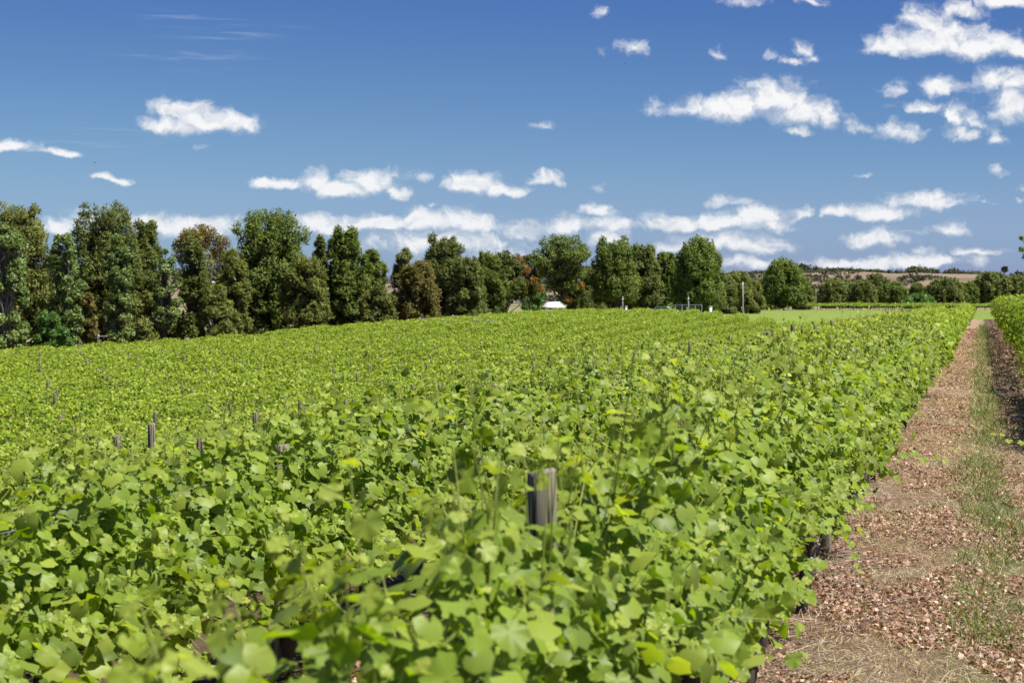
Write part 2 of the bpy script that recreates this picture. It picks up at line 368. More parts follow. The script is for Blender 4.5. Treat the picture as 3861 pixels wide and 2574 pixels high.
def sheet(name, xs, ys, mt, dz=0.0, zf=None):
    X, Y = np.meshgrid(xs, ys); Z = (zf or G)(X, Y)+dz
    V = np.stack([X, Y, Z], -1).reshape(-1, 3); nx, ny = len(xs), len(ys)
    i = np.arange(ny-1)[:, None]*nx+np.arange(nx-1)[None]
    F = np.stack([i, i+1, i+nx+1, i+nx], -1).reshape(-1, 4)
    mb = MB(); mb.add(V, F); o = mb.build(name, mt); o['kind'] = 'structure'; return o
xs = np.concatenate([[-12000, -5000, -2000, -900, -400, -250, -160], np.arange(-130, -90, 5), np.arange(-90, 8, 1.0), [10, 15, 25, 40, 60, 100, 200, 400, 1000, 4000, 12000]])
ys = np.concatenate([[-300, -50], np.arange(-20, 300, 4.0), np.arange(300, 700, 20), [750, 900, 1200, 2000, 4000, 9000, 16000]])
sheet('ground', xs, ys, M['soil'])
NY = np.concatenate([np.arange(2, 60, .5), np.arange(60, 214, 3.0)])
def trackz(X, Y):
    return G(X, Y)+.02*np.sin(Y*1.3+X*2)*np.cos(Y*.37)+np.where(np.abs(X-.1) < .35, .025, 0)
sheet('dirt_track', np.linspace(-2.6, 2.8, 28), NY, M['track'], .03, trackz)
# lawn beyond the rows
def warp_sheet(name, poly_left, poly_right, ys_, mt, dz):
    mb = MB(); xl = np.interp(ys_, *poly_left); xr = np.interp(ys_, *poly_right); n = 40
    u = np.linspace(0, 1, n); X = xl[:, None]*(1-u)+xr[:, None]*u; Y = np.repeat(ys_[:, None], n, 1)
    V = np.stack([X, Y, G(X, Y)+dz], -1).reshape(-1, 3); i = np.arange(len(ys_)-1)[:, None]*n+np.arange(n-1)[None]
    mb.add(V, np.stack([i, i+1, i+n+1, i+n], -1).reshape(-1, 4)); o = mb.build(name, mt); o['kind'] = 'structure'; return o
warp_sheet('lawn', ([213, 250, 300, 380, 474], [-6, -38, -46, -54, -62]), ([213, 474], [8, 14]), np.arange(213, 475, 5.0), M['lawn'], .05)
warp_sheet('bare_patch', ([300, 420, 474], [-70, -78, -82]), ([300, 380, 474], [-47, -55, -63]), np.arange(300, 475, 8.0), M['bare'], .045)

# ------------------------------------------------------------------ leaf templates
def leaf_tmpl(lobes, serr, curl, seed):
    r_ = np.random.default_rng(seed); pts = []; vein = []
    base = [(-166, .42, 0), (-140, .66, .1), (-114, .80, 1), (-94, .80, .2), (-72, .84, .1), (-52, .93, 1), (-33, .87, .1), (-16, .93, .1), (0, 1.06, 1)]
    base = base+[(-a, b, c) for a, b, c in reversed(base[:-1])]
    for k, (a, rr, v) in enumerate(base):
        pts.append((a, rr*(1+r_.normal()*.04), v))
        if serr and k < len(base)-1:
            a2, r2, v2 = base[k+1]; pts.append(((a+a2)/2, (rr+r2)/2*(.92 if k % 2 else 1.05), .5))
    V = [(0, 0, 0)]; A = [1]
    for a, rr, v in pts:
        x, y = rr*math.sin(R(a)), rr*math.cos(R(a))
        zz = -curl*rr*rr*.35+.09*math.sin(R(a)*5+seed)*rr+abs(x)*.28*(1 if seed % 2 else -.3)
        V.append((x*.62, y*.62+.0, zz*.55)); A.append(v)
    n = len(pts); F = [(0, k+1, k+2) for k in range(n-1)]
    return np.array(V, float), np.array(F), np.array(A, float)
HI = [leaf_tmpl(5, True, c, s) for c, s in ((.5, 1), (.25, 2), (.8, 3), (-.2, 4))]
def mid_tmpl(seed):
    r_ = np.random.default_rng(seed); V = [(0, .05, .05)]
    for a, rr in ((-150, .45), (-105, .76), (-75, .72), (-48, .88), (-22, .82), (0, 1.0), (22, .82), (48, .88), (75, .72), (105, .76), (150, .45)):
        rr *= 1+r_.normal()*.06; V.append((.62*rr*math.sin(R(a)), .62*rr*math.cos(R(a)), -.12*rr*rr+.06*r_.normal()))
    return np.array(V), np.array([(0, k, k+1) for k in range(1, 11)]), None
MID = [mid_tmpl(s) for s in (1, 2, 3)]
FAR = (np.array([(0, -.45, 0), (.48, .05, -.14), (0, .55, 0), (-.48, .05, -.12), (0, 0, .07)]), np.array([(0, 1, 4), (1, 2, 4), (2, 3, 4), (3, 0, 4)]), None)
FARQ = (np.array([(0, -.45, 0), (.48, .08, -.12), (0, .52, .05), (-.46, .02, -.12)]), np.array([(0, 1, 2), (0, 2, 3)]), None)
SPRAY = (np.array([(-.5, 0, 0), (.5, .05, .1), (.18, 1, 0), (-.2, .92, .1)]), np.array([(0, 1, 2, 3)]), None)
BLADE = (np.array([(-.5, 0, 0), (.5, 0, 0), (.3, .6, .06), (0, 1, .22), (-.3, .6, .06)]), np.array([(0, 1, 2, 4), (4, 2, 3, 3)])[:1], None)

def rn(n, s=1.0): return rng.normal(size=(n, 3))*s
def addvein(o, mb_n):
    pass

class LeafMB(MB):
    """leaf mesh whose vein attribute is decoded from tint (tint + 10*vein)"""
    def build(s, name, mt, parent=None, smooth=True):
        A = np.concatenate(s.a); v = np.floor((A+1e-6)/10*100)/100
        hi = A > 1.5
        vein = np.where(hi, (A-np.mod(A, 1.0))/10, 0)
        o = MB.build(s, name, mt, parent, smooth)
        tv = np.where(hi, np.mod(A, 1.0), A); o.data.attributes['tint'].data.foreach_set('value', tv.astype(np.float32))
        at = o.data.attributes.new('vein', 'FLOAT', 'POINT'); at.data.foreach_set('value', vein.astype(np.float32))
        return o

def smooth_noise(y, seed, wl):
    r_ = np.random.default_rng(seed); tab = r_.normal(size=4000); u = np.asarray(y)/wl+500; i = np.floor(u).astype(int); fr = u-i; fr = fr*fr*(3-2*fr)
    return tab[i % 4000]*(1-fr)+tab[(i+1) % 4000]*fr

CORD = 1.0
def shoots(mb, stem, X, y0, y1, dens, hs, level, seed, stems=True):
    n = int((y1-y0)*dens)
    if n < 1: return
    y = rng.uniform(y0, y1, n); x = X+rng.normal(0, .05, n); z = G(X, y)+(CORD-rng.uniform(-.08, .30, n))*hs
    vig = 1+.16*smooth_noise(y, seed, 1.1)
    side = rng.choice([-1, 1], n); kind = rng.random(n)
    lean = np.abs(rng.normal(.45, .38, n)); low = kind < .38; lean[low] = rng.uniform(.9, 1.9, low.sum())
    up = np.stack([side*np.sin(lean), rng.normal(0, .35, n), np.cos(lean)], 1); up /= np.linalg.norm(up, axis=1)[:, None]
    L = rng.uniform(.50, .88, n)*np.clip(vig, .8, 1.2)*hs; tall = kind > (.76 if seed == 100 else .86); L[tall] *= 1.20; L[low] *= .95; L = np.clip(L, .3, 1.02)*(np.clip((y-1.0)/4.0, .4, 1) if seed == 100 else 1); z[tall] += .10*hs; lean[tall] *= .45; up = np.stack([side*np.sin(lean), rng.normal(0, .35, n), np.cos(lean)], 1); up /= np.linalg.norm(up, axis=1)[:, None]
    droop = rng.uniform(.10, .42, n); droop[tall] = .04; droop[low] = rng.uniform(.25, .6, low.sum())*(.55 if seed == 100 else 1)
    T_ = 19; tt = np.linspace(.06, 1, T_)
    def at(tv): return np.stack([x, y, z], 1)[:, None]+up[:, None]*(L[:, None]*tv)[..., None]+np.array([0, 0, -1.])*((droop*L*1.0)[:, None]*tv**2)[..., None]
    tm = np.repeat(tt[None], n, 0)+rng.normal(0, .02, (n, T_))
    Pn = at(tm); tang = up[:, None]-np.array([0, 0, 1.])*(2*droop[:, None]*tm)[..., None]
    sd_ = np.where(np.arange(T_) % 2, 1., -1.)[None, :, None]*np.cross(tang, [0, .3, 1.])
    sd_ /= np.linalg.norm(sd_, axis=2)[..., None]+1e-6
    pet = (.09*(1-.6*tm))[..., None]
    out_ = np.stack([np.repeat((side*.7)[:, None], T_, 1), np.full((n, T_), -.25), np.full((n, T_), .3)], -1)
    jit = rng.normal(0, .6, (n, T_, 3))
    dr = sd_*.8+out_*.6+jit*.5; dr /= np.linalg.norm(dr, axis=2)[..., None]
    Pl = Pn+dr*pet
    nrm = out_*.9+np.array([0.15, -.25, .50])+rng.normal(0, .52, (n, T_, 3))
    tipd = dr+np.array([0, 0, -.7])+rng.normal(0, .3, (n, T_, 3))
    size = (.122*(1-.76*tm**1.8))*rng.uniform(.6, 1.2, (n, T_))*(1.05 if level else 1)
    age = np.clip((tm-.62)*2.2+rng.normal(0, .12, (n, T_)), 0, 1)
    tint = np.clip(rng.normal(.45, .34, (n, T_))+.25*(tm-.4), 0, .98)
    ff = lambda a: a.reshape(-1, *a.shape[2:])
    Pl, nrm, tipd, size, age, tint = map(ff, (Pl, nrm, tipd, size, age, tint))
    keep = rng.random(len(Pl)) < .93; hz_ = Pl[:, 2]-G(Pl[:, 0], Pl[:, 1]); keep &= hz_ > .36+.1*rng.random(len(Pl))
    if seed == 114: keep &= ~((np.abs(Pl[:, 1]-19.0) < 1.1) & (hz_ > 1.08))
    if seed == 100: keep &= ~((np.abs(Pl[:, 1]-6.0) < .75) & (hz_ > 1.62) & (rng.random(len(Pl)) < .7))
    if seed == 100: keep &= ~((Pl[:, 0] > X+.10) & (hz_ < .74+.16*smooth_noise(Pl[:, 1], 8, .8))) & ~(Pl[:, 0] > X+.52+.10*smooth_noise(Pl[:, 1], 9, .7))
    ids = rng.integers(0, 4 if level == 0 else 3, len(Pl))
    tm_ = HI if level == 0 else MID
    for k in range(len(tm_)):
        q = keep & (ids == k)
        if q.any(): inst(mb, tm_[k], Pl[q], nrm[q], tipd[q], size[q], tint[q], age[q])
    if stems:
        S = 5; ts = np.linspace(0, 1.02, S); C = at(np.repeat(ts[None], n, 0)); rad = np.linspace(.0042, .0014, S)
        for i in range(n):
            if low[i] and side[i] > 0 and seed == 100: continue
            stem.tube(C[i], rad, 4, cap=False, a=.5, b=np.repeat(np.linspace(0, 1, S), 4))
def hedge(mb, X, y0, y1, dens, hs, size, tmpl, seed, wid=.56):
    n = int((y1-y0)*dens)
    if n < 1: return
    y = rng.uniform(y0, y1, n); ph = rng.uniform(-1.15, 1.15, n)*math.pi/2*1.22
    top = 1.02+.12*smooth_noise(y, seed, 1.1)+.08*smooth_noise(y, seed+5, 4.0)
    rr = rng.uniform(.72, 1.06, n)
    sp = rng.random(n) < .05; rr[sp] *= rng.uniform(1.05, 1.35, sp.sum())
    wv = wid*(1+.16*smooth_noise(y, seed+9, 1.3))
    dx = np.sin(ph)*wv*rr; dz = np.cos(ph)*.50*top*rr
    z = G(X, y)+(1.0+dz)*hs
    pos = np.stack([X+dx, y, z], 1)
    nrm = np.stack([np.sin(ph)*1.1, np.full(n, -.2), np.cos(ph)+.30], 1)+rn(n, .62)
    tip = np.stack([np.sin(ph), np.zeros(n), np.full(n, -.8)], 1)+rn(n, .5)
    s_ = size*rng.uniform(.6, 1.25, n)
    age = np.clip(rng.normal(.05, .30, n)+np.clip(np.cos(ph)*rr-.8, 0, 1), 0, 1); tint = np.clip(rng.normal(.5, .36, n), 0, .98)
    inst(mb, tmpl, pos, nrm, tip, s_, tint, age)

ORD = ['', 'first', 'second', 'third', 'fourth', 'fifth', 'sixth', 'seventh', 'eighth', 'ninth', 'tenth', 'eleventh', 'twelfth', 'thirteenth', 'fourteenth', 'fifteenth', 'sixteenth',
 'seventeenth', 'eighteenth', 'nineteenth', 'twentieth', 'twenty-first', 'twenty-second', 'twenty-third', 'twenty-fourth', 'twenty-fifth', 'twenty-sixth', 'twenty-seventh']
ROWX = [-1.4-3.0*i for i in range(26)]
def yend(X):
    # far ends of the rows, following the edge of the planting
    return float(np.interp(-X, [0, 1.4, 4.4, 7.4, 13.4, 19.4, 25.4, 31.4, 37, 49, 55, 58, 61, 64, 70, 77, 84], [212, 212, 228, 214, 232, 240, 250, 246, 252, 246, 236, 216, 196, 180, 168, 158, 150]))
def ystart(X): return max(2.4, -X/.475-7)
TM = []; hrng0 = random.Random(3)
for s_ in range(6):
    r_ = np.random.default_rng(s_+60); mb = MB(); n_ = 9; p = np.stack([np.cumsum(r_.normal(0, .02, n_)), np.cumsum(r_.normal(0, .02, n_)), np.linspace(0, 1.02, n_)], 1)
    mb.tube(p, np.linspace(.045, .022, n_)*(1+.15*r_.normal(size=n_)), 7); o = mb.build('vine_trunk', M['vine_wood']); TM.append(o.data); bpy.data.objects.remove(o)
def grow_row(X, y0, y1, hs, label, seed, right=False, wid=.5):
    root = empty('vine_row', (X, y0, float(G(X, y0))))
    tag(root, label, 'vine row', 'rows of grapevines in the vineyard')
    mb = LeafMB(); st = MB()
    near = 15 if X > -9 else 0
    if near > y0: shoots(mb, st, X, y0, min(near, y1), 40, hs, 0, seed); hedge(mb, X, y0, min(near, y1), 150, hs, .09, MID[0], seed, .42); hedge(mb, X-(.34 if seed == 100 else 0), y0, min(near, y1), 230, .70, .115, MID[2], seed+3, .24 if seed == 100 else .56)
    a = max(y0, near); 
    if a < 46: shoots(mb, st, X, a, min(46, y1), 34, hs, 1, seed, stems=(X > -14)); hedge(mb, X, a, min(46, y1), 170, hs, .095, MID[1], seed, .45); hedge(mb, X-(.34 if seed == 100 else 0), a, min(46, y1), 190, .70, .115, MID[2], seed+3, .24 if seed == 100 else .56)
    a = max(y0, 46)
    if a < 100: hedge(mb, X, a, min(100, y1), 300, hs, .125, FAR, seed, wid)
    a = max(y0, 100)
    if a < y1: hedge(mb, X, a, y1, 200, hs, .150, FARQ, seed, wid)
    if right: hedge(mb, X, y0, y1, 150, .85, .13, FAR, seed+4, .62)
    mb.build('foliage', M['vine'], root)
    if st.n: st.build('green_canes', M['cane'], root)
    # woody trunks and the cordon arm
    y = y0+.6; lim = min(y1, 48 if X < -5 else 118); q = hrng0.uniform
    while y < lim:
        o = bpy.data.objects.new('vine_trunk', TM[hrng0.randrange(6)]); sc.collection.objects.link(o); o.parent = root
        o.location = (q(-.04, .04), y-y0, float(G(X, y))-.03-root.location[2]); o.scale = (q(.8, 1.2), q(.8, 1.2), hs); o.rotation_euler = (0, 0, q(0, 6)); y += 1.7+q(-.15, .15)
    if y0 < 60:
        tr = MB(); yy = np.arange(y0, min(y1, 60), .25)
        p = np.stack([X+.02*np.sin(yy*5.1), yy, G(X, yy)+CORD*hs+.02*np.sin(yy*3.3+1)], 1); tr.tube(p, .016+.005*np.sin(yy*7), 5, a=.5); tr.build('cordon_arm', M['vine_wood'], root)
    return root
for i, X in enumerate(ROWX):
    ys_, ye_ = ystart(X), yend(X)
    if ye_-ys_ < 4: continue
    lab = {0: 'leafy vine row in the foreground along the left edge of the dirt track'}.get(i, 'green vine row, %s one to the left of the dirt track' % ORD[i+1])
    grow_row(X, ys_, ye_, (1.07, 1.0, .92)[i] if i < 3 else 1.0, lab, 100+i*7)
grow_row(1.66, 30, 214, 1.45, 'tall bushy vine row along the right edge of the dirt track', 900, True, .62)
grow_row(4.75, 60, 214, 1.42, 'tall vine row just visible behind the row right of the dirt track', 930, True, .5)

# ------------------------------------------------------------------ timber posts
def post_mesh(seed, r=.055, h=1.0):
    r_ = np.random.default_rng(seed); n = 14; rings = 9; mb = MB(); V = []; ph = r_.uniform(0, 6)
    for k in range(rings):
        z = h*k/(rings-1)
        for j in range(n):
            a = j*2*math.pi/n; rad = r*(1+.05*math.sin(3*a+ph)+.03*math.sin(7*a+ph*2)+r_.normal()*.018)*(1-.05*k/rings)
            zz = z+(0 if k < rings-1 else .003*math.cos(a+ph)+r_.normal()*.0015)
            V.append((rad*math.cos(a), rad*math.sin(a), zz))
    i = np.arange(rings-1)[:, None]*n; j = np.arange(n)[None]; F = np.stack([i+j, i+(j+1) % n, i+n+(j+1) % n, i+n+j], -1).reshape(-1, 4)
    mb.add(V, F); b = (rings-1)*n
    V2_ = [V[b+q] for q in range(n)]; mb.add([( .8*x, .8*y, z+.004) for x, y, z in V2_]+[(0, 0, h+.006)], np.zeros((0, 3)))
    mb.f.append(np.array([(b+q, b+(q+1) % n, b+n+(q+1) % n, b+n+q) for q in range(n)])); mb.f.append(np.array([(b+n+q, b+n+(q+1) % n, b+2*n) for q in range(n)]))
    return mb
PM = []
for s in range(6):
    o = post_mesh(40+s).build('vine_post', M['timber'], smooth=False); PM.append(o.data); bpy.data.objects.remove(o)
plist = []
for i, X in enumerate(ROWX):
    y = 6.65+.45*i; k = 0
    while y < min(yend(X), 150):
        if X/y > -.485:
            k += 1; plist.append((i, k, X, y))
        y += 5.93
plist.sort(key=lambda q: q[3])
SPEC = {(0, 1): 'thick weathered timber post among the blurred leaves in the foreground', (0, 2): 'grey timber post at lower right with black hose across its foot',
        (0, 3): 'grey timber post on the track edge behind the lower right post', }
hrng = random.Random(8)
for (i, k, X, y) in plist[:285]:
    o = bpy.data.objects.new('vine_post', PM[(i*5+k*3) % 6]); sc.collection.objects.link(o)
    h = (1.735 if k == 1 else 1.46+.06*(k % 3)) if i == 0 else hrng.choice([1.56, 1.64, 1.72, 1.80, 1.50, 1.68])
    if i == 1 and k < 6: h = 1.42
    if i == 2 and k < 4: h = 1.62
    if i == 0 and k == 2: h = 1.3
    o.location = (X+hrng.uniform(-.03, .03) if i else X, y+(hrng.uniform(-.3, .3) if i > 2 else (.38 if i == 2 else 0)), float(G(X, y))-.05); o.scale = (hrng.uniform(.84, 1.05),)*2+(h+.05,)
    o.rotation_euler = (hrng.uniform(-.03, .03), hrng.uniform(-.03, .03), hrng.uniform(0, 6))
    tag(o, SPEC.get((i, k), '%s grey timber post from the camera in the %s vine row left of the track' % (ORD[min(k, 27)], ORD[i+1])), 'post', 'timber posts of the vine trellis')

# ------------------------------------------------------------------ wires, dead canes on them, drip hose
for i, X in enumerate(ROWX[:9]):
    ys_ = ystart(X); yy = np.arange(ys_, 75, 1.0)
    root = empty('trellis_wires', (X, ys_, float(G(X, ys_))+1)); tag(root, 'thin steel wires strung along the %s vine row left of the track' % ORD[i+1], 'wire', 'wires of the vine trellis')
    for hgt, dx in ((CORD+.03, .0), (1.32, .10), (1.32, -.10)):
        p = np.stack([X+dx+0*yy, yy, G(X, yy)+hgt+.012*np.sin(yy*1.06)], 1); wr = MB(); wr.tube(p, .0022, 4, cap=False); wr.build('wire', M['wire'], root)
for i, X in enumerate(ROWX[1:4]):
    y = ystart(X)+4; cnt = 0
    while y < 44:
        if rng.random() < .55:
            dc = MB()
            for _ in range(int(rng.integers(3, 7))):
                n_ = 9; L_ = rng.uniform(.25, .7); q = np.linspace(0, 1, n_); yy = y+q*L_; ph = rng.uniform(0, 6)
                hh = 1.32 if rng.random() < .7 else 1.05
                p = np.stack([X+.10+.02*np.sin(q*14+ph), yy, G(X, yy)+hh+.02*np.cos(q*13+ph)+(.12*q**3*rng.normal())], 1)
                dc.tube(p, np.linspace(.006, .002, n_), 4, a=rng.uniform(.2, 1))
            cnt += 1; o = dc.build('dead_canes', M['twig']); tag(o, '%s tangle of dry prunings from the camera on the wires of the %s vine row' % (ORD[cnt], ORD[i+2]), 'dead canes', 'dry prunings left on trellis wires')
        y += rng.uniform(.5, 2.2)
hs_ = empty('drip_hose', (-1.33, 5, 0)); tag(hs_, 'black irrigation hose hung low along the vine row by the track', 'hose')
hb = MB(); yy = np.arange(5, 120, .3); hz = .30+.05*np.cos(yy*2*math.pi/5.93+.2)
hb.tube(np.stack([-1.325+.01*np.sin(yy*2), yy, hz], 1), .0095, 8, cap=False); hb.build('tube', M['hose'], hs_)
for y in np.arange(6, 40, .62):
    b = MB(); z = .30+.05*math.cos(y*2*math.pi/5.93+.2); b.tube([(-1.325+.01*math.sin(y*2), y, z), (-1.325+.01*math.sin(y*2), y+.035, z)], .0125, 8, cap=False); b.build('dripper', M['hose_band'], hs_)

# ------------------------------------------------------------------ long runners reaching over the track
def runner(pts, n, s0, label, seed):
    r_ = np.random.default_rng(seed); pts = np.array(pts, float); q = np.linspace(0, len(pts)-1, 24)
    C = np.stack([np.interp(q, np.arange(len(pts)), pts[:, k]) for k in range(3)], 1)
    for _ in range(3): C[1:-1] = (C[:-2]+C[2:]+2*C[1:-1])/4
    root = empty('vine_runner', tuple(C[0])); tag(root, label, 'vine shoot')
    st = MB(); st.tube(C, np.linspace(.0035, .0012, 24), 5, a=.5, b=np.repeat(np.linspace(.2, 1, 24), 5).tolist()+[] if False else .6); st.build('cane', M['cane'], root)
    mb = LeafMB(); idx = np.linspace(3, 23, n); P_ = np.stack([np.interp(idx, np.arange(24), C[:, k]) for k in range(3)], 1)
    t_ = np.linspace(0, 1, n); sidev = np.where(np.arange(n) % 2, 1., -1.)
    dr = np.stack([.2*r_.normal(size=n), sidev*.7, .3+.3*r_.normal(size=n)], 1); Pl = P_+dr*.05
    inst(mb, HI[0], Pl, np.stack([.1*np.ones(n), -.6+.2*r_.normal(size=n), .8+.2*r_.normal(size=n)], 1), dr+np.array([.3, 0, -.5]), s0*(1-.6*t_), np.clip(.5+.2*r_.normal(size=n), 0, .98), np.clip(t_-.3, 0, 1))
    mb.build('leaves', M['vine'], root)
runner([(1.2, 19.5, 1.05), (.75, 19.2, .98), (.35, 19.0, .95), (.1, 18.9, 1.05)], 9, .12, 'green shoot reaching in over the track from the right edge', 3)
runner([(-1.15, 19.6, .95), (-.8, 19.4, .82), (-.5, 19.3, .77), (-.25, 19.2, .82)], 8, .12, 'leafy shoot reaching out over the track from the left row', 4)
runner([(-1.2, 15.2, .9), (-1.0, 15.0, .62), (-.93, 14.9, .42), (-.88, 14.85, .34)], 8, .09, 'drooping shoot hanging to the track edge beside a post', 5)
runner([(-1.3, 42, .95), (-.9, 41.8, .75), (-.6, 41.7, .7)], 6, .13, 'short leafy shoot sticking out of the left row halfway down the track', 6)

# ------------------------------------------------------------------ litter, straw, grass on the track
def scatter(n, x0, x1, y0, y1, pw=1.0):
    # denser near the camera
    u = rng.random(n); y = y0*(y1/y0)**(u**pw); x = rng.uniform(x0, x1, n)
    return x, y
DEAD = [(np.array([(0, -.5, .05), (.42, -.2, -.05+.2*c), (.34, .35, .12*c), (0, .55, -.03), (-.38, .3, .2*c), (-.42, -.15, -.04), (0, 0, .16*c)]), np.array([(0, 1, 6), (1, 2, 6), (2, 3, 6), (3, 4, 6), (4, 5, 6), (5, 0, 6)]), None) for c in (1.2, -.8, 2.0)]
lit = MB()
for k in range(3):
    for (n, x0, x1) in ((15000, -1.7, -.25), (13500, .2, 1.9), (5000, -.4, .4)):
        x, y = scatter(n, x0, x1, 9.5, 150, 1.25)
        m_ = (smooth_noise(y*1.0+x*1.7, 71, 1.1)+smooth_noise(y*.6-x*2, 72, .7)) > -.25
        x, y = x[m_], y[m_]; n = len(x)
        inst(lit, DEAD[k], np.stack([x, y, trackz(x, y)+.045+.012*rng.random(n)], 1), np.array([0, 0, 1.])+rn(n, .45), rn(n), rng.uniform(.010, .034, n)*(1+y/45), np.clip(rng.beta(1.3, 1.6, n), 0, 1), (rng.random(n) < .18)*rng.uniform(.3, 1, n))
tag(lit.build('leaf_litter', M['dry']), 'reddish brown fallen vine leaves strewn over the track', 'leaf litter', kind='stuff')
BL = (np.array([(-.5, 0, 0), (.5, 0, 0), (.32, .55, .05), (-.32, .55, .05), (0, 1, .2)]), np.array([(0, 1, 2, 3)]), None)
def blades(mb, x, y, hgt, wid, flat, tint, age):
    n = len(x); up = rn(n, 1.0); up[:, 2] = np.abs(up[:, 2])*.2+flat; up /= np.linalg.norm(up, axis=1)[:, None]
    nr = rn(n)+np.array([.3, -.6, .3])
    S = np.stack([wid, hgt, hgt], 1)
    base = np.stack([x, y, trackz(x, y)+.035], 1)
    tv = np.array([(-.5, 0, 0), (.5, 0, 0), (.34, .55, .05), (-.34, .55, .05)]); inst(mb, (tv, np.array([(0, 1, 2, 3)]), None), base, nr, up, S, tint, age)
    tv2 = np.array([(-.34, .55, .05), (.34, .55, .05), (0, 1, .2)]); inst(mb, (tv2, np.array([(0, 1, 2)]), None), base, nr, up, S, tint, age)
stw = MB(); x, y = scatter(110000, -1.45, 1.6, 9.5, 110, 1.1); n = len(x)
x = x+.0
q = smooth_noise(y+x*.8, 55, 1.6)+.6-.5*np.abs(x+.5) > rng.normal(-.2, .6, n); x, y = x[q], y[q]; n = len(x)
blades(stw, x, y, rng.uniform(.03, .09, n)*(1+y/90), rng.uniform(.0025, .005, n)*(1+y/25), .12, rng.random(n), rng.random(n)*.6)
tag(stw.build('dry_grass', M['straw']), 'short dry straw covering the track between the rows', 'dry grass', kind='stuff')
gr = MB(); n = 15000; u = rng.random(n); y = 9.5*(160/9.5)**(u**1.0); x = rng.normal(.03, .19, n)+.12*smooth_noise(y, 33, 4)-.12*np.clip((18-y)/8, 0, 1)
cl = smooth_noise(y, 34, 1.0)+smooth_noise(y*1.3+x*3, 36, .5)+.5*(y > 18)
q = cl > rng.normal(.0, .5, n); x, y = x[q], y[q]; n = len(x)
blades(gr, x, y, rng.uniform(.05, .17, n)*(1+y/160), rng.uniform(.004, .007, n)*(1+y/28), .75, rng.random(n), (rng.random(n) < .5)*rng.random(n))
tag(gr.build('green_grass', M['grass']), 'thin green grass growing down the middle of the track', 'grass', kind='stuff')
tw = MB()
for _ in range(620):
    y = 9.5*(50/9.5)**(rng.random()**1.1); x = -1.5+abs(rng.normal(0, .42)); L_ = rng.uniform(.12, .6); a = rng.uniform(0, 6.28); n_ = 6
    q = np.linspace(0, 1, n_); bend = rng.normal(0, .25)
    xx = x+L_*q*math.cos(a)+bend*L_*q*q*math.sin(a); yy = y+L_*q*math.sin(a)-bend*L_*q*q*math.cos(a)
    zz = trackz(xx, yy)+.05+.05*rng.random()*np.sin(q*3.14)
    xx = np.clip(xx, -2.2, 1.0)
    tw.tube(np.stack([xx, yy, zz], 1), np.linspace(.0045, .0015, n_)*rng.uniform(.5, 1.1), 4, a=rng.random()**.8)
tag(tw.build('pruned_twigs', M['twig']), 'grey pruned twigs lying along the foot of the left vine row', 'twigs', kind='stuff')
# ground litter between the first two left rows, seen through the leaves at the bottom of the photo
lit2 = MB(); n = 7000; x = rng.uniform(-4.2, -1.6, n); y = rng.uniform(6, 14, n)
inst(lit2, DEAD[0], np.stack([x, y, G(x, y)+.05], 1), np.array([0, 0, 1.])+rn(n, .5), rn(n), rng.uniform(.03, .08, n), rng.random(n), (rng.random(n) < .2)*rng.random(n))
tag(lit2.build('leaf_litter', M['dry']), 'dead leaves on the soil between the two nearest left rows', 'leaf litter', kind='stuff')

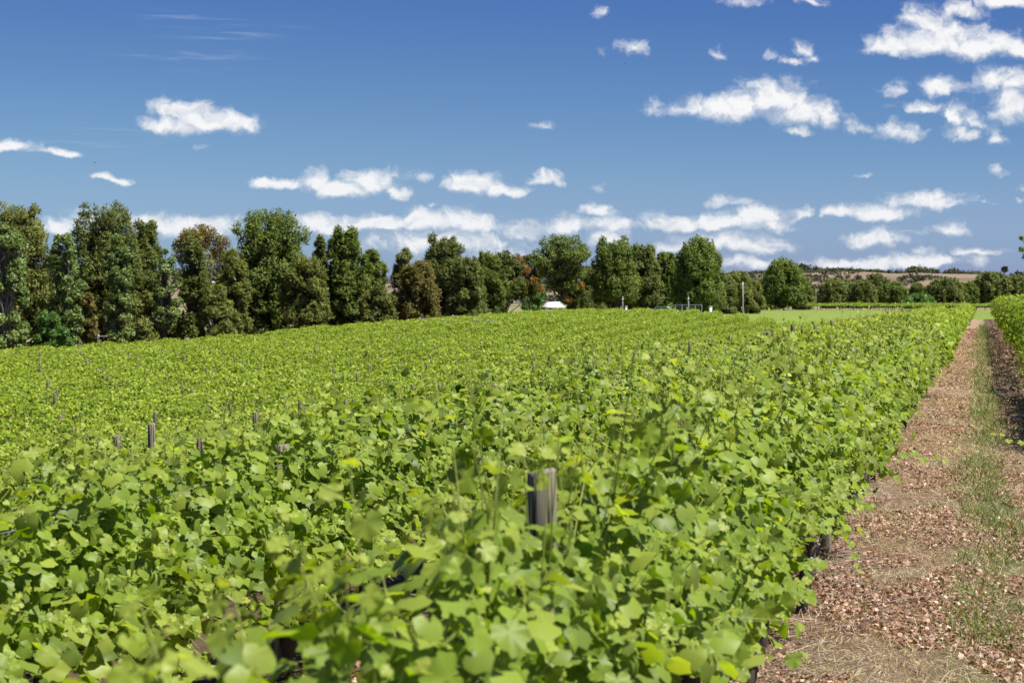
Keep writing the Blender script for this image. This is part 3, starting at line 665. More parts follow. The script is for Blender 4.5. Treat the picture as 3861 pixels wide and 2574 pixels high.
# ------------------------------------------------------------------ trees
def X_at(xv, Y): return (xv*1.6416-VX)/FS*Y
def Z_at(yv, Y): return CAM_H+(VY-yv*1.6416)/FS*Y
def tree(name, label, xv, top, wv, Y, mt, style='broad', bark='bark', lobes=34, per=230, spray=(.5, .16), lowc=.12, tiltx=0, extra=None, group=None, upw=.9, seed=None, topmat=None, base_v=None, trunks=1):
    seed = seed if seed is not None else int(xv*13+top)
    r_ = np.random.default_rng(seed)
    X = X_at(xv, Y); zt = Z_at(top, Y); zb = float(G(X, Y)) if base_v is None else Z_at(base_v, Y)
    H = zt-zb; W = wv*1.6416/FS*Y/2*(1.15 if group else 1); lobes = int(lobes*(2.3 if style == 'column' else 1.75)); zs = 1.45 if name in ('casuarina_tree', 'cypress_tree') else 1.1
    root = empty(name, (X, Y, zb)); tag(root, label, 'tree', group)
    spray = (spray[0]*.72, spray[1]*.78); per = int(per*1.75); c = MB(); tr = MB()
    # lobes inside the envelope
    L = []
    for k in range(lobes):
        for _ in range(40):
            if style == 'column': h_ = r_.uniform(lowc, .97); rw = (1-((h_-.45)/.62)**2)**.5 if abs(h_-.45) < .6 else .1
            elif style == 'cone': h_ = r_.uniform(lowc, .97); rw = np.interp(h_, [0, .15, .35, .7, 1], [.6, .95, 1, .62, .12])
            elif style == 'umbrella': h_ = r_.uniform(max(lowc, .38), .95); rw = np.interp(h_, [.3, .5, .75, .9, 1], [.25, .75, 1, .75, .3])
            else: h_ = r_.uniform(lowc, .90); rw = np.interp(h_, [0, .15, .4, .7, .88, 1], [.8, 1, 1, .86, .55, .2])
            a = r_.uniform(0, 2*math.pi); q = r_.random()**.45
            p = np.array([X+math.cos(a)*W*rw*q*.86, Y+math.sin(a)*W*rw*q*.8, zb+H*h_])
            rad = W*r_.uniform(.20, .34)*(.75 if style in ('umbrella', 'open') else 1)
            if style == 'column': rad = W*r_.uniform(.22, .42)
            if style == 'open': rad *= .8
            if all(np.linalg.norm((p-l[0])/np.array([1, 1, .9])) > (rad+l[1])*.55 for l in L): break
        L.append((p, min(rad, max(.3, (zb+H-p[2])+.25*rad))))
    # top leader lobe so the top lands where it should
    L.append((np.array([X+tiltx*W+r_.normal()*W*.06, Y, zt-W*.22*zs]), W*.22))
    if extra:
        for (ex, ey, er) in extra: L.append((np.array([X_at(ex, Y), Y+r_.normal()*W*.2, Z_at(ey, Y)]), er*1.6416/FS*Y))
    L = [(p, rad, zs) for (p, rad) in L]
    if zs > 1.3:
        for k in range(26):
            a = r_.uniform(0, 6.283); h_ = r_.uniform(.45, .97); rw = np.interp(h_, [0, .4, .7, .88, 1], [1, 1, .86, .6, .22])
            sr = W*r_.uniform(.07, .13); L.append((np.array([X+math.cos(a)*W*rw*.88, Y+math.sin(a)*W*rw*.8, min(zb+H*h_, zt-sr*2.0)]), sr, 2.7))
    for (p, rad, zk) in L:
        n = int(per*(rad/(W*.27))**1.6) if style != 'column' else int(per*.6)
        n = max(80, min(n, 1100))
        d = r_.normal(size=(n, 3)); d /= np.linalg.norm(d, axis=1)[:, None]
        d[:, 2] = np.where(d[:, 2] < -.3, d[:, 2]*.6, d[:, 2])
        rr = r_.uniform(.35, 1.0, n)**.6*(1+r_.normal(0, .07, n))
        # gaps: clusters on the lobe
        fld = np.sin(d[:, 0]*5+p[0]*3)+np.sin(d[:, 1]*5+p[1]*3)+np.sin(d[:, 2]*6+p[2]*3)
        kp = fld > -1.0; d, rr = d[kp], rr[kp]; n = len(d)
        pos = p+d*rr[:, None]*rad*np.array([.92, .92, zk])
        pos[:, 2] = np.maximum(pos[:, 2], zb+.3)
        tip = d*.6+np.array([0, 0, upw])+r_.normal(0, .55, (n, 3)); nr = d+r_.normal(0, .7, (n, 3))+np.array([0, -.3, .5])
        s0 = spray[0]*r_.uniform(.6, 1.3, n); S = np.stack([np.full(n, spray[1])*r_.uniform(.7, 1.4, n), s0, s0], 1)
        lt = r_.normal(0, .14)
        inst(c, SPRAY, pos, nr, tip, S, np.clip(r_.normal(.42, .24, n)+lt, 0, 1), np.clip(r_.normal(-.1, .3, n), 0, 1))
    for tk in range(trunks):
        ox = (tk-(trunks-1)/2)*W*.18
        nb = 9; q = np.linspace(0, 1, nb); th = H*(.86 if style != 'umbrella' else .72)
        tp = np.stack([X+ox*(1+2*q)+np.cumsum(r_.normal(0, W*.03, nb))*.7+tiltx*W*q, Y+np.cumsum(r_.normal(0, W*.02, nb)), zb-.3+q*(th+.3)], 1)
        r0 = max(.14, H*.022)/(1 if trunks == 1 else 1.3); tr.tube(tp, np.linspace(r0, r0*.25, nb), 8)
        for (p, rad, zk) in L[tk::trunks]:
            hz_ = p[2]-zb; k0 = np.clip((hz_*r_.uniform(.45, .75))/th, .08, .95); s0 = np.array([np.interp(k0, q, tp[:, k]) for k in range(3)])
            u = np.linspace(0, 1, 6)[:, None]; mid = (s0+p)/2+np.array([0, 0, -.06*np.linalg.norm(p-s0)]) 
            b = s0*(1-u)**2+2*mid*u*(1-u)+p*u*u; b[1:-1] += r_.normal(0, .05*np.linalg.norm(p-s0)*.6, (4, 3)); tr.tube(b, np.linspace(r0*.38, r0*.08, 6), 5)
            for _ in range(3):
                d = r_.normal(size=3); d[2] = abs(d[2])*.6; d /= np.linalg.norm(d); e = p+d*rad*.85; tr.tube(np.array([b[3], (b[3]+e)/2+r_.normal(0, .08, 3), e]), [r0*.12, r0*.08, r0*.04], 4)
    tr.build('trunk', M[bark], root)
    c.build('crown', M[mt], root, smooth=False)
    if topmat:
        c2 = MB(); V = []
        for (ex, ey, er) in topmat[1]:
            p = np.array([X_at(ex, Y), Y-.5+r_.normal()*W*.3, Z_at(ey, Y)]); rad = er*1.6416/FS*Y; n = topmat[2]
            d = r_.normal(size=(n, 3)); d /= np.linalg.norm(d, axis=1)[:, None]; pos = p+d*(r_.uniform(.3, 1, n)**.7)[:, None]*rad
            inst(c2, SPRAY, pos, d+r_.normal(0, .7, (n, 3)), d+r_.normal(0, .6, (n, 3))+np.array([0, 0, .4]), np.stack([np.full(n, spray[1]*1.2), np.full(n, spray[0]*.8), np.full(n, .3)], 1), r_.random(n), np.clip(r_.normal(0, .3, n), 0, 1))
        c2.build('coloured_leaves', M[topmat[0]], root, smooth=False)
    return root
TG = 'trees along the far edge of the vineyard'
C = 'casuarina_tree'
# left end
tree(C, 'tall olive green casuarina at the left edge of the photo', 52, 474, 150, 215, 'olive', 'broad', lobes=46, per=260, group=TG, extra=[(66, 484, 12), (36, 495, 14), (95, 545, 20), (10, 490, 20)])
tree('poplar_tree', 'fresh green poplar in front at the far left edge', 14, 515, 86, 185, 'poplar', 'column', lobes=26, per=420, spray=(.26, .22), lowc=.05, group=TG, bark='pale_bark')
tree('poplar_tree', 'slim pale green poplar left of the tall dark casuarina', 150, 541, 72, 190, 'poplar', 'column', lobes=24, per=340, spray=(.26, .22), lowc=.12, group=TG, bark='pale_bark')
tree(C, 'broad dark casuarina with spiky top, tallest of the left group', 238, 474, 160, 225, 'casuarina', 'broad', lobes=50, per=260, group=TG, extra=[(200, 488, 16), (258, 480, 15), (285, 500, 14)], lowc=.1)
tree(C, 'dark casuarina with open right side behind the small poplar', 332, 512, 84, 228, 'casuarina', 'broad', lobes=26, per=200, group=TG, lowc=.3, extra=[(350, 520, 10), (318, 520, 11)])
tree('poplar_tree', 'light green poplar in front of the broad dark casuarina', 272, 540, 60, 195, 'poplar', 'column', lobes=22, per=330, spray=(.26, .2), lowc=.08, group=TG)
tree('rust_tree', 'small rusty brown tree low between the two poplars', 195, 652, 62, 192, 'rust', 'broad', lobes=18, per=230, spray=(.26, .16), group=TG)
tree('shrub_tree', 'grey green shrub at the foot of the slim pale poplar', 118, 715, 80, 186, 'willow', 'broad', lobes=16, per=200, spray=(.25, .15), lowc=.05, group=TG)
tree('olive_tree', 'dull olive tree filling the gap behind the slim poplar', 115, 600, 90, 222, 'olive', 'broad', lobes=26, per=240, group=TG, lowc=.05)
tree('poplar_tree', 'young thin poplar with bare dark stem right of the dark pair', 378, 572, 56, 200, 'poplar', 'column', lobes=16, per=210, spray=(.25, .18), lowc=.25, group=TG)
tree('gum_tree', 'round gum tree with tawny brown crown and see-through branches', 458, 524, 140, 232, 'olive', 'umbrella', 'pale_bark', lobes=26, per=130, spray=(.32, .2), group=TG, lowc=.35, trunks=3,
     topmat=('tawny', [(430, 545, 24), (455, 535, 24), (480, 540, 24), (503, 560, 20), (405, 565, 18), (440, 560, 22), (495, 585, 18), (470, 560, 22), (415, 548, 16)], 420))
tree(C, 'slender green casuarina in front of the tawny gum tree', 444, 556, 72, 205, 'casuarina', 'cone', lobes=26, per=190, group=TG, lowc=.12)
tree('shrub_tree', 'low olive scrub tree under the left side of the gum', 355, 668, 110, 205, 'olive', 'broad', lobes=26, per=220, group=TG, lowc=.04)
tree('shrub_tree', 'low olive scrub tree under the right side of the gum', 490, 655, 90, 206, 'olive', 'broad', lobes=24, per=220, group=TG, lowc=.04)
tree(C, 'narrow brownish casuarina between the gum and the big dark tree', 534, 578, 74, 208, 'olive', 'cone', lobes=30, per=250, group=TG, lowc=.06)
tree('cypress_tree', 'massive dark green tree with twin domed tops', 620, 496, 165, 222, 'dark_green', 'broad', lobes=54, per=300, group=TG, extra=[(585, 512, 22), (635, 500, 16), (655, 505, 16), (600, 500, 14), (690, 545, 20), (560, 530, 14)], lowc=.1)
tree(C, 'mid height olive casuarina at right foot of the massive dark tree', 700, 590, 96, 214, 'olive', 'broad', lobes=34, per=260, group=TG, lowc=.04)
tree(C, 'small pointed casuarina behind the shoulder of the massive tree', 736, 545, 44, 240, 'casuarina', 'cone', lobes=20, per=200, group=TG)
tree(C, 'tall grey green casuarina right of the massive dark tree', 795, 529, 96, 226, 'dark_green', 'broad', lobes=40, per=280, group=TG, extra=[(785, 538, 12), (810, 540, 14), (770, 555, 14)], lowc=.08)
tree(C, 'spiky leaning casuarina on the right slope of the tall grey green one', 850, 578, 70, 228, 'dark_green', 'cone', lobes=28, per=240, group=TG, extra=[(862, 590, 9), (878, 620, 10)])
tree('shrub_tree', 'low bright olive tree below the spiky leaning casuarina', 868, 655, 80, 222, 'olive', 'broad', lobes=26, per=240, group=TG, lowc=.03)
tree('gum_tree', 'thin yellowish olive gum tree with pale upright stem', 930, 570, 66, 240, 'olive', 'broad', 'pale_bark', lobes=26, per=170, spray=(.35, .18), group=TG)
tree(C, 'brownish drooping casuarina beside the thin pale stemmed gum', 960, 600, 84, 236, 'rust', 'broad', lobes=34, per=230, group=TG, upw=.2, lowc=.1)
tree(C, 'tall dark casuarina with feathered top, centre left of the photo', 1020, 545, 104, 262, 'casuarina', 'broad', lobes=44, per=280, group=TG, extra=[(996, 552, 12), (1040, 560, 12), (1055, 575, 12)], lowc=.08)
tree(C, 'olive casuarina right below the feathered dark one', 1072, 590, 80, 258, 'casuarina', 'broad', lobes=34, per=270, group=TG, lowc=.04)
tree(C, 'round dark casuarina left of the orange tinted tree', 1118, 580, 84, 268, 'dark_green', 'broad', lobes=36, per=270, group=TG, lowc=.06)
tree('maple_tree', 'green tree turning orange with a thin forked trunk', 1165, 575, 92, 272, 'maple', 'broad', lobes=28, per=170, spray=(.34, .26), group=TG, lowc=.3,
     topmat=('orange', [(1190, 600, 12), (1205, 622, 12), (1182, 640, 10), (1165, 660, 9)], 130))
tree('maple_tree', 'open branched tree with orange patches left of the white roof', 1218, 584, 66, 276, 'maple', 'umbrella', lobes=22, per=120, spray=(.34, .24), group=TG, lowc=.35,
     topmat=('orange', [(1205, 650, 12), (1232, 645, 10), (1238, 665, 9), (1222, 672, 8)], 110))
tree('shrub_tree', 'bright green bush tree beside the white roofed shelter', 1225, 655, 64, 284, 'willow', 'broad', lobes=18, per=220, spray=(.3, .2), group=TG, lowc=.05)
tree('umbrella_tree', 'spreading dark tree over the white roofed shelter', 1290, 541, 124, 268, 'dark_green', 'umbrella', lobes=44, per=190, spray=(.36, .2), group=TG, lowc=.28, extra=[(1250, 580, 14), (1335, 572, 14), (1265, 620, 16), (1310, 630, 16)], trunks=1)
tree('orange_shrub', 'orange leaved shrub right of the spreading tree trunk', 1322, 640, 52, 292, 'maple', 'broad', lobes=14, per=160, spray=(.32, .22), group=TG, topmat=('orange', [(1322, 632, 12), (1335, 655, 12), (1312, 690, 8), (1300, 655, 9)], 140))
tree('shrub_tree', 'dark bush tree closing the gap behind the orange shrub', 1352, 610, 80, 300, 'casuarina', 'broad', lobes=30, per=250, group=TG, lowc=.03)
tree(C, 'wide dark tree with several trunks, first of the middle trio', 1410, 552, 104, 272, 'dark_green', 'broad', lobes=44, per=230, spray=(.38, .2), group=TG, lowc=.24, trunks=3, extra=[(1385, 558, 12), (1430, 556, 12)])
tree(C, 'dark tree with forked trunk, second of the middle trio', 1476, 562, 80, 276, 'casuarina', 'broad', lobes=36, per=240, spray=(.38, .2), group=TG, lowc=.2, trunks=2, extra=[(1495, 575, 10)])
tree(C, 'shorter dark tree, third of the middle trio', 1528, 580, 74, 280, 'dark_green', 'broad', lobes=32, per=240, spray=(.38, .2), group=TG, lowc=.14)
tree(C, 'tall dark tree with pointed crown left of the utility pole', 1604, 548, 112, 272, 'dark_green', 'broad', lobes=48, per=250, spray=(.38, .2), group=TG, lowc=.17, trunks=2, extra=[(1600, 556, 12), (1580, 575, 14), (1650, 598, 14), (1560, 590, 10)])
for k, (x, tp, w_, col_, lab) in enumerate([(1440, 640, 90, 'olive', 'dull green understorey tree behind the middle trio'), (1568, 655, 70, 'olive', 'dull green understorey tree left of the pointed crowned tree'),
        (1505, 660, 70, 'willow', 'yellow green understorey bush behind the middle trio'), (1655, 628, 70, 'casuarina', 'dark rounded tree at the right foot of the pointed crowned tree'),
        (1690, 622, 70, 'olive', 'olive rounded tree directly behind the utility pole'), (1725, 640, 60, 'olive', 'olive sloping tree right of the utility pole')]):
    tree('understorey_tree', lab, x, tp, w_, 330+k*6, col_, 'broad', lobes=28, per=260, spray=(.5, .26), group=TG, lowc=.02)
tree(C, 'lone dark tree standing on the far edge of the lawn', 1800, 600, 92, 470, 'dark_green', 'broad', lobes=44, per=230, spray=(.6, .32), group=TG, lowc=.16, extra=[(1785, 612, 9), (1815, 618, 9), (1850, 660, 14)])
tree(C, 'low dark tree left of the lone lawn edge tree', 1762, 640, 66, 500, 'casuarina', 'broad', lobes=26, per=230, spray=(.6, .34), group=TG, lowc=.02)
tree(C, 'low dark tree right of the lone lawn edge tree', 1842, 640, 60, 500, 'casuarina', 'cone', lobes=26, per=230, spray=(.6, .34), group=TG, lowc=.02)
RG = 'dark trees below the brown hill'
for k, (x, tp, w_, lab) in enumerate([(1915, 648, 66, 'leftmost dark tree below the brown hill'), (1950, 655, 62, 'low rounded dark tree below the brown hill, second from left'), (2012, 634, 70, 'tallest pointed dark tree below the brown hill'),
        (1980, 650, 60, 'dark tree leaning on the left of the tallest pointed one'), (2052, 655, 64, 'dark sloping tree right of the tallest pointed one'), (2108, 655, 54, 'small dark tree above the bright willow'),
        (2170, 645, 80, 'wide dark tree right of the bright willow'), (2218, 655, 56, 'dark tree between the wide one and the tall right group'), (2275, 628, 76, 'tall dark tree at the end of the dirt track'),
        (2325, 640, 70, 'dark tree against the right edge of the photo'), (2145, 672, 46, 'low dark bush tree just right of the willow'), (2245, 648, 50, 'dark tree just left of the tall one at the track end')]):
    tree(C, lab, x, tp, w_, 560+(k % 3)*20, ['casuarina', 'dark_green', 'casuarina'][k % 3], 'cone' if k in (2, 5) else 'broad', lobes=34, per=240, spray=(.8, .42), group=RG, lowc=.02)
tree('willow_tree', 'bright green willow among the dark trees below the hill', 2112, 676, 70, 545, 'willow', 'broad', lobes=20, per=220, spray=(.6, .4), group=RG, lowc=.02, upw=-.2)
tree('gum_tree', 'thin distant gum tree sticking above the right ridge', 2307, 612, 18, 900, 'scrub', 'umbrella', lobes=9, per=60, spray=(.8, .5), lowc=.5, base_v=640)
tree('gum_tree', 'leafy gum tree cut off by the right edge of the photo', 2402, 528, 110, 330, 'poplar', 'broad', lobes=30, per=160, spray=(.45, .3), lowc=.25, extra=[(2346, 548, 6), (2347, 574, 7)])

# ------------------------------------------------------------------ far vine rows behind the lawn
def lateral_row(x0, x1, Y, seed, label):
    root = empty('vine_row', (x0, Y, float(G(x0, Y)))); tag(root, label, 'vine row', 'vine rows behind the lawn')
    n = int((x1-x0)*90); x = rng.uniform(x0, x1, n); ph = rng.uniform(-1.5, 1.5, n); top = 1+.30*smooth_noise(x, seed, 1.8)+.15*smooth_noise(x, seed+3, 6)
    rr = rng.uniform(.6, 1.05, n); pos = np.stack([x, Y-np.sin(ph)*.5*rr, G(x, Y)+.95+np.cos(ph)*.62*top*rr*np.where(np.cos(ph) > 0, 1, .3)], 1)
    mb = LeafMB(); inst(mb, FARQ, pos, np.stack([.2*np.ones(n), -np.sin(ph)-.4, np.cos(ph)+.5], 1)+rn(n, .5), rn(n)-np.array([0, 0, .6]), .26*rng.uniform(.6, 1.3, n), np.clip(rng.normal(.55, .25, n), 0, .98), np.clip(rng.normal(.1, .2, n), 0, 1))
    mb.build('foliage', M['vine'], root)
    tr = MB()
    for xx in np.arange(x0+.5, x1, 2.0): tr.tube([(xx, Y, float(G(xx, Y))-.1), (xx+.05, Y, float(G(xx, Y))+1.0)], .06, 5, a=.5)
    tr.build('vine_trunks', M['vine_wood'], root)
    for xx in np.arange(x0, x1, 8.0):
        b = MB(); b.tube([(xx, Y-.15, float(G(xx, Y))-.1), (xx, Y-.15, float(G(xx, Y))+1.35)], .07, 6); b.build('post', M['pole'], root)
lateral_row(-62, 16, 484, 1, 'front vine row running across behind the lawn')
lateral_row(-66, 18, 494, 2, 'middle vine row running across behind the lawn')
lateral_row(-70, 20, 504, 3, 'rear vine row running across behind the lawn')
lateral_row(-30, 16, 470, 4, 'short vine row in front of the right end of the far vines')

# ------------------------------------------------------------------ small structures
def pole(xv, topv, basev, Y, label, r=.14, cross=False):
    X = X_at(xv, Y); zb = float(G(X, Y)); zt = Z_at(topv, Y)
    root = empty('utility_pole', (X, Y, zb)); tag(root, label, 'pole')
    b = MB(); b.tube([(X, Y, zb-.3), (X+.02, Y, (zb+zt)/2), (X, Y, zt)], [r*1.15, r, r*.8], 10); b.build('shaft', M['pole'], root)
    b = MB(); b.box(X-.35 if cross else X-.16, X+.12, Y-.09, Y+.09, zt-.32, zt-.18); b.box(X-.06, X+.06, Y-.06, Y+.06, zt, zt+.12); b.build('bracket', M['wire'], root, smooth=False)
    b = MB(); b.box(X-.18, X-.10, Y-.25, Y-.14, zb+1.2, zb+1.7); b.build('meter_box', M['grey'], root, smooth=False)
pole(1706, 648, 712, 300, 'tall pale utility pole standing by the left end of the lawn', .12, True)
pole(1581, 682, 708, 258, 'short pale pole beside the wire enclosure under the trees', .08)
pole(1430, 683, 708, 259, 'short thin pole beside the multi-trunked dark tree', .07)
def marker(xv, topv, Y, wv, label):
    X = X_at(xv, Y); zt = Z_at(topv, Y); zb = float(G(X, Y)); w_ = wv*1.6416/FS*Y/2
    root = empty('white_cabinet', (X, Y, zb)); tag(root, label, 'cabinet')
    b = MB(); b.box(X-w_, X+w_, Y-w_, Y+w_, zb, zt-.08); b.build('body', M['whitewall'], root, smooth=False)
    b = MB(); b.box(X-w_-.04, X+w_+.04, Y-w_-.04, Y+w_+.04, zt-.078, zt); b.build('lid', M['white'], root, smooth=False)
    b = MB(); b.box(X-w_*.8, X+w_*.7, Y-w_-.03, Y-w_-.003, zb+.25, zt-.2); b.build('door', M['whitewall'], root, smooth=False)
marker(1632, 703, 258, 6, 'white upright cabinet at the left edge of the lawn')
marker(1438, 703, 260, 4, 'small white cabinet beside the short thin pole')
# shelter with a white roof
Y = 262; X0, X1 = X_at(1250, Y), X_at(1287, Y); X2 = X_at(1294, Y); zr, ze = Z_at(694, Y), Z_at(706, Y); zb = float(G(X0, Y))
root = empty('shelter', ((X0+X1)/2, Y, zb)); tag(root, 'open shelter with a bright white gable roof under the spreading tree', 'shelter')
fa, fb, ra, rb, ba, bb = (X_at(q, Y) for q in (1249.8, 1280.4, 1256.6, 1286.4, 1265, 1295.5))
def slab(p):
    b = MB(); b.add([tuple(q) for q in p]+[(q[0], q[1], q[2]+.06) for q in p], [(3, 2, 1, 0), (4, 5, 6, 7), (0, 1, 5, 4), (1, 2, 6, 5), (2, 3, 7, 6), (3, 0, 4, 7)]); return b
slab([(fa, Y-1.6, ze), (fb, Y-1.6, ze), (rb, Y, zr), (ra, Y, zr)]).build('roof_panel', M['white'], root, smooth=False)
slab([(ra, Y+.01, zr), (rb, Y+.01, zr), (bb, Y+1.6, ze), (ba, Y+1.6, ze)]).build('roof_panel', M['white'], root, smooth=False)
b = MB(); b.add([(fb-.05, Y-1.55, ze), (bb-.05, Y+1.55, ze), (rb-.05, Y, zr-.02), (fb-.1, Y-1.55, ze), (bb-.1, Y+1.55, ze), (rb-.1, Y, zr-.02)], [(0, 1, 2), (5, 4, 3)]); b.build('gable', M['whitewall'], root, smooth=False)
for (px, py) in ((X0+.3, Y-1.3), (X1-.3, Y-1.3), (X0+.3, Y+1.3), (X1-.3, Y+1.3)):
    b = MB(); b.box(px-.07, px+.07, py-.07, py+.07, zb, ze); b.build('corner_post', M['shed_dark'], root, smooth=False)
b = MB(); b.box(X0+.3, X1-.3, Y+1.15, Y+1.2, zb, ze-.1); b.build('back_wall', M['shed_dark'], root, smooth=False)
# wire enclosure
Y = 262; x0, x1 = X_at(1536, Y), X_at(1612, Y); zb = float(G(x0, Y)); zt = Z_at(700, Y)
root = empty('wire_fence', (x0, Y, zb)); tag(root, 'pale tube framed wire fence under the middle trees', 'fence')
for k in range(6):
    xx = x0+(x1-x0)*k/5; b = MB(); b.tube([(xx, Y, zb-.1), (xx, Y, zt)], .025, 6); b.build('post', M['grey'], root)
b = MB(); b.tube([(x0, Y, zt), (x1, Y, zt)], .022, 6); b.tube([(x0, Y, zb+.3), (x1, Y, zb+.3)], .02, 6); b.build('rail', M['grey'], root)
b = MB()
for xx in np.arange(x0, x1, .35): b.tube([(xx, Y, zb), (xx, Y, zt)], .006, 4, cap=False)
for zz in np.arange(zb+.2, zt, .35): b.tube([(x0, Y, zz), (x1, Y, zz)], .006, 4, cap=False)
b.build('mesh', M['grey'], root)
# pale green car parked behind the vines
def car(xv, Y, roofv, label):
    X = X_at(xv, Y); zt = Z_at(roofv, Y); zb = zt-1.45
    root = empty('parked_car', (X, Y, zb)); tag(root, label, 'car')
    prof = [(-2.15, .35), (-2.2, .75), (-1.95, .92), (-1.15, .98), (-.55, 1.42), (.75, 1.45), (1.45, 1.02), (2.1, .95), (2.2, .6), (2.15, .35)]
    n = len(prof); V = []
    for (dy, ins) in ((-.82, .06), (-.86, 0), (.86, 0), (.82, .06)):
        for (px, pz) in prof: V.append((X+px*(1-ins*.3), Y+dy*(1-.12*(pz > 1.1)), zb+pz-(ins if pz > 1.1 else 0)))
    F = [(k*n+j, k*n+(j+1) % n, (k+1)*n+(j+1) % n, (k+1)*n+j) for k in range(3) for j in range(n)]
    b = MB(); b.add(V, F); b.f.append(np.array([list(range(n))])); b.f.append(np.array([list(range(3*n, 4*n))[::-1]])); b.build('body', M['teal'], root, smooth=False)
    b = MB(); b.add([(X-.95, Y-.87, zb+1.0), (X+1.2, Y-.87, zb+1.0), (X+.7, Y-.80, zb+1.33), (X-.5, Y-.80, zb+1.33)], [(0, 1, 2, 3)]); b.build('side_window', M['glass'], root, smooth=False)
    for sx in (-1.35, 1.35):
        for sy in (-.8, .8):
            b = MB(); b.tube([(X+sx, Y+sy-.1, zb+.32), (X+sx, Y+sy+.1, zb+.32)], .32, 16); b.build('wheel', M['rubber'], root)
car(1519, 265, 703.5, 'pale green car parked under the middle trees')
# trellis end frames with crossbars on the crest
for k, (xv, yv, dirn) in enumerate([(965, 729, 1), (1018, 731, 1), (1040, 723, 1), (1090, 731, 1), (1120, 733, 1), (226, 768, 1), (1230+30, 712, 1)]):
    # row whose end is nearest
    best = None
    for X in ROWX:
        Yc = X*FS/(xv*1.6416-VX)
        if 90 < Yc < yend(X)+2:
            d = abs(Z_at(yv, Yc)-(float(G(X, Yc))+1.75))
            if best is None or d < best[0]: best = (d, X, Yc)
    d, X, Yc = best; zt = Z_at(yv, Yc); zb = float(G(X, Yc)); zt = min(zt, zb+2.4)
    root = empty('end_post', (X, Yc, zb)); tag(root, ['pale end post with crossbar', 'pale end post with right arm, second from left on the crest', 'highest pale end post on the crest', 'pale end frame right of the highest one', 'rightmost pale end post on the crest', 'pale end post with crossbar at the left field edge', 'pale end post below the white roofed shelter'][k] + (' leftmost on the crest' if k == 0 else ''), 'end post', 'pale end posts of the trellis')
    b = MB(); b.tube([(X, Yc, zb-.1), (X, Yc, zt)], .06, 6); b.build('upright', M['pole'], root)
    b = MB(); b.tube([(X, Yc-.05, zt-.15), (X+.75, Yc-.05, zt-.13)], .035, 6); b.build('crossbar', M['pole'], root)

# ------------------------------------------------------------------ hills, houses, scrub
def ridge(xv):   # top line of the hill in the 2352 view
    return np.interp(xv, [-300, 0, 300, 420, 520, 900, 1180, 1300, 1700, 1745, 1790, 1840, 1900, 1990, 2060, 2100, 2200, 2300, 2352, 2600], [640, 640, 638, 636, 640, 648, 652, 650, 634, 628, 628, 619, 622, 626, 629, 627, 631, 633, 636, 640])
xv = np.linspace(-300, 2700, 420); tn = (xv*1.6416-VX)/FS
D = np.concatenate([np.linspace(850, 1500, 60), [1700, 2200, 3000]])
TT, DD = np.meshgrid(tn, D); XX = TT*DD
zt = CAM_H+(VY-ridge(np.broadcast_to(xv, TT.shape))*1.6416)/FS*1500
def vn(x, y, s, seed):
    r_ = np.random.default_rng(seed); tab = r_.normal(size=(256, 256)); u = x/s+1000; v = y/s+1000; i = np.floor(u).astype(int); j = np.floor(v).astype(int); a = u-i; b = v-j; a = a*a*(3-2*a); b = b*b*(3-2*b)
    return (tab[i % 256, j % 256]*(1-a)+tab[(i+1) % 256, j % 256]*a)*(1-b)+(tab[i % 256, (j+1) % 256]*(1-a)+tab[(i+1) % 256, (j+1) % 256]*a)*b
foot = 1050+80*vn(XX, 0*XX, 70, 3)
s_ = np.clip((DD-foot)/(1480-foot), 0, 1); s2 = s_*s_*(3-2*s_)
ZZ = -1.2+(zt+1.2)*s2+(vn(XX+DD*.35, DD*.25, 26, 5)*1.9+vn(XX, DD, 14, 6)*.5)*np.sin(s_*math.pi)*1.1
ZZ = np.where(DD > 1500, zt-(DD-1500)*.006, ZZ)
V = np.stack([XX, DD, ZZ], -1).reshape(-1, 3); nx = len(xv); i = np.arange(len(D)-1)[:, None]*nx+np.arange(nx-1)[None]
mb = MB(); mb.add(V, np.stack([i, i+1, i+nx+1, i+nx], -1).reshape(-1, 4)); o = mb.build('hillside', M['hill']); o['kind'] = 'structure'
def hill_z(x, y):
    tq = x/y; xq = (tq*FS+VX)/1.6416; iu = np.clip(np.searchsorted(xv, xq)-1, 0, nx-2); jv = np.clip(np.searchsorted(D, y)-1, 0, len(D)-2)
    a = np.clip((xq-xv[iu])/(xv[iu+1]-xv[iu]), 0, 1); b = np.clip((y-D[jv])/(D[jv+1]-D[jv]), 0, 1)
    return (ZZ[jv, iu]*(1-a)+ZZ[jv, iu+1]*a)*(1-b)+(ZZ[jv+1, iu]*(1-a)+ZZ[jv+1, iu+1]*a)*b
def bushes(mb, xs_, ys_, rad, n_per, seed, squash=.8, sp=.55):
    r_ = np.random.default_rng(seed)
    for x, y, r0 in zip(xs_, ys_, rad):
        z = float(hill_z(np.array(x), np.array(y))); d = r_.normal(size=(n_per, 3)); d /= np.linalg.norm(d, axis=1)[:, None]; d[:, 2] = np.abs(d[:, 2])*1.0
        pos = np.array([x, y, z])+d*(r_.uniform(.4, 1, n_per)**.5)[:, None]*np.array([r0, r0, r0*squash])*(1+.2*r_.normal(size=(n_per, 1)))
        S = np.full((n_per, 3), r0*sp)*r_.uniform(.6, 1.3, (n_per, 1))
        inst(mb, SPRAY, pos, d+r_.normal(0, .6, (n_per, 3)), r_.normal(size=(n_per, 3))+np.array([0, 0, .5]), S, np.clip(r_.normal(.45, .2, n_per)+r_.normal(0, .15), 0, 1), np.zeros(n_per))
r_ = np.random.default_rng(77)
n = 11000; yy = r_.uniform(1000, 1500, n); xvq = r_.uniform(1200, 2600, n); xx = (xvq*1.6416-VX)/FS*yy
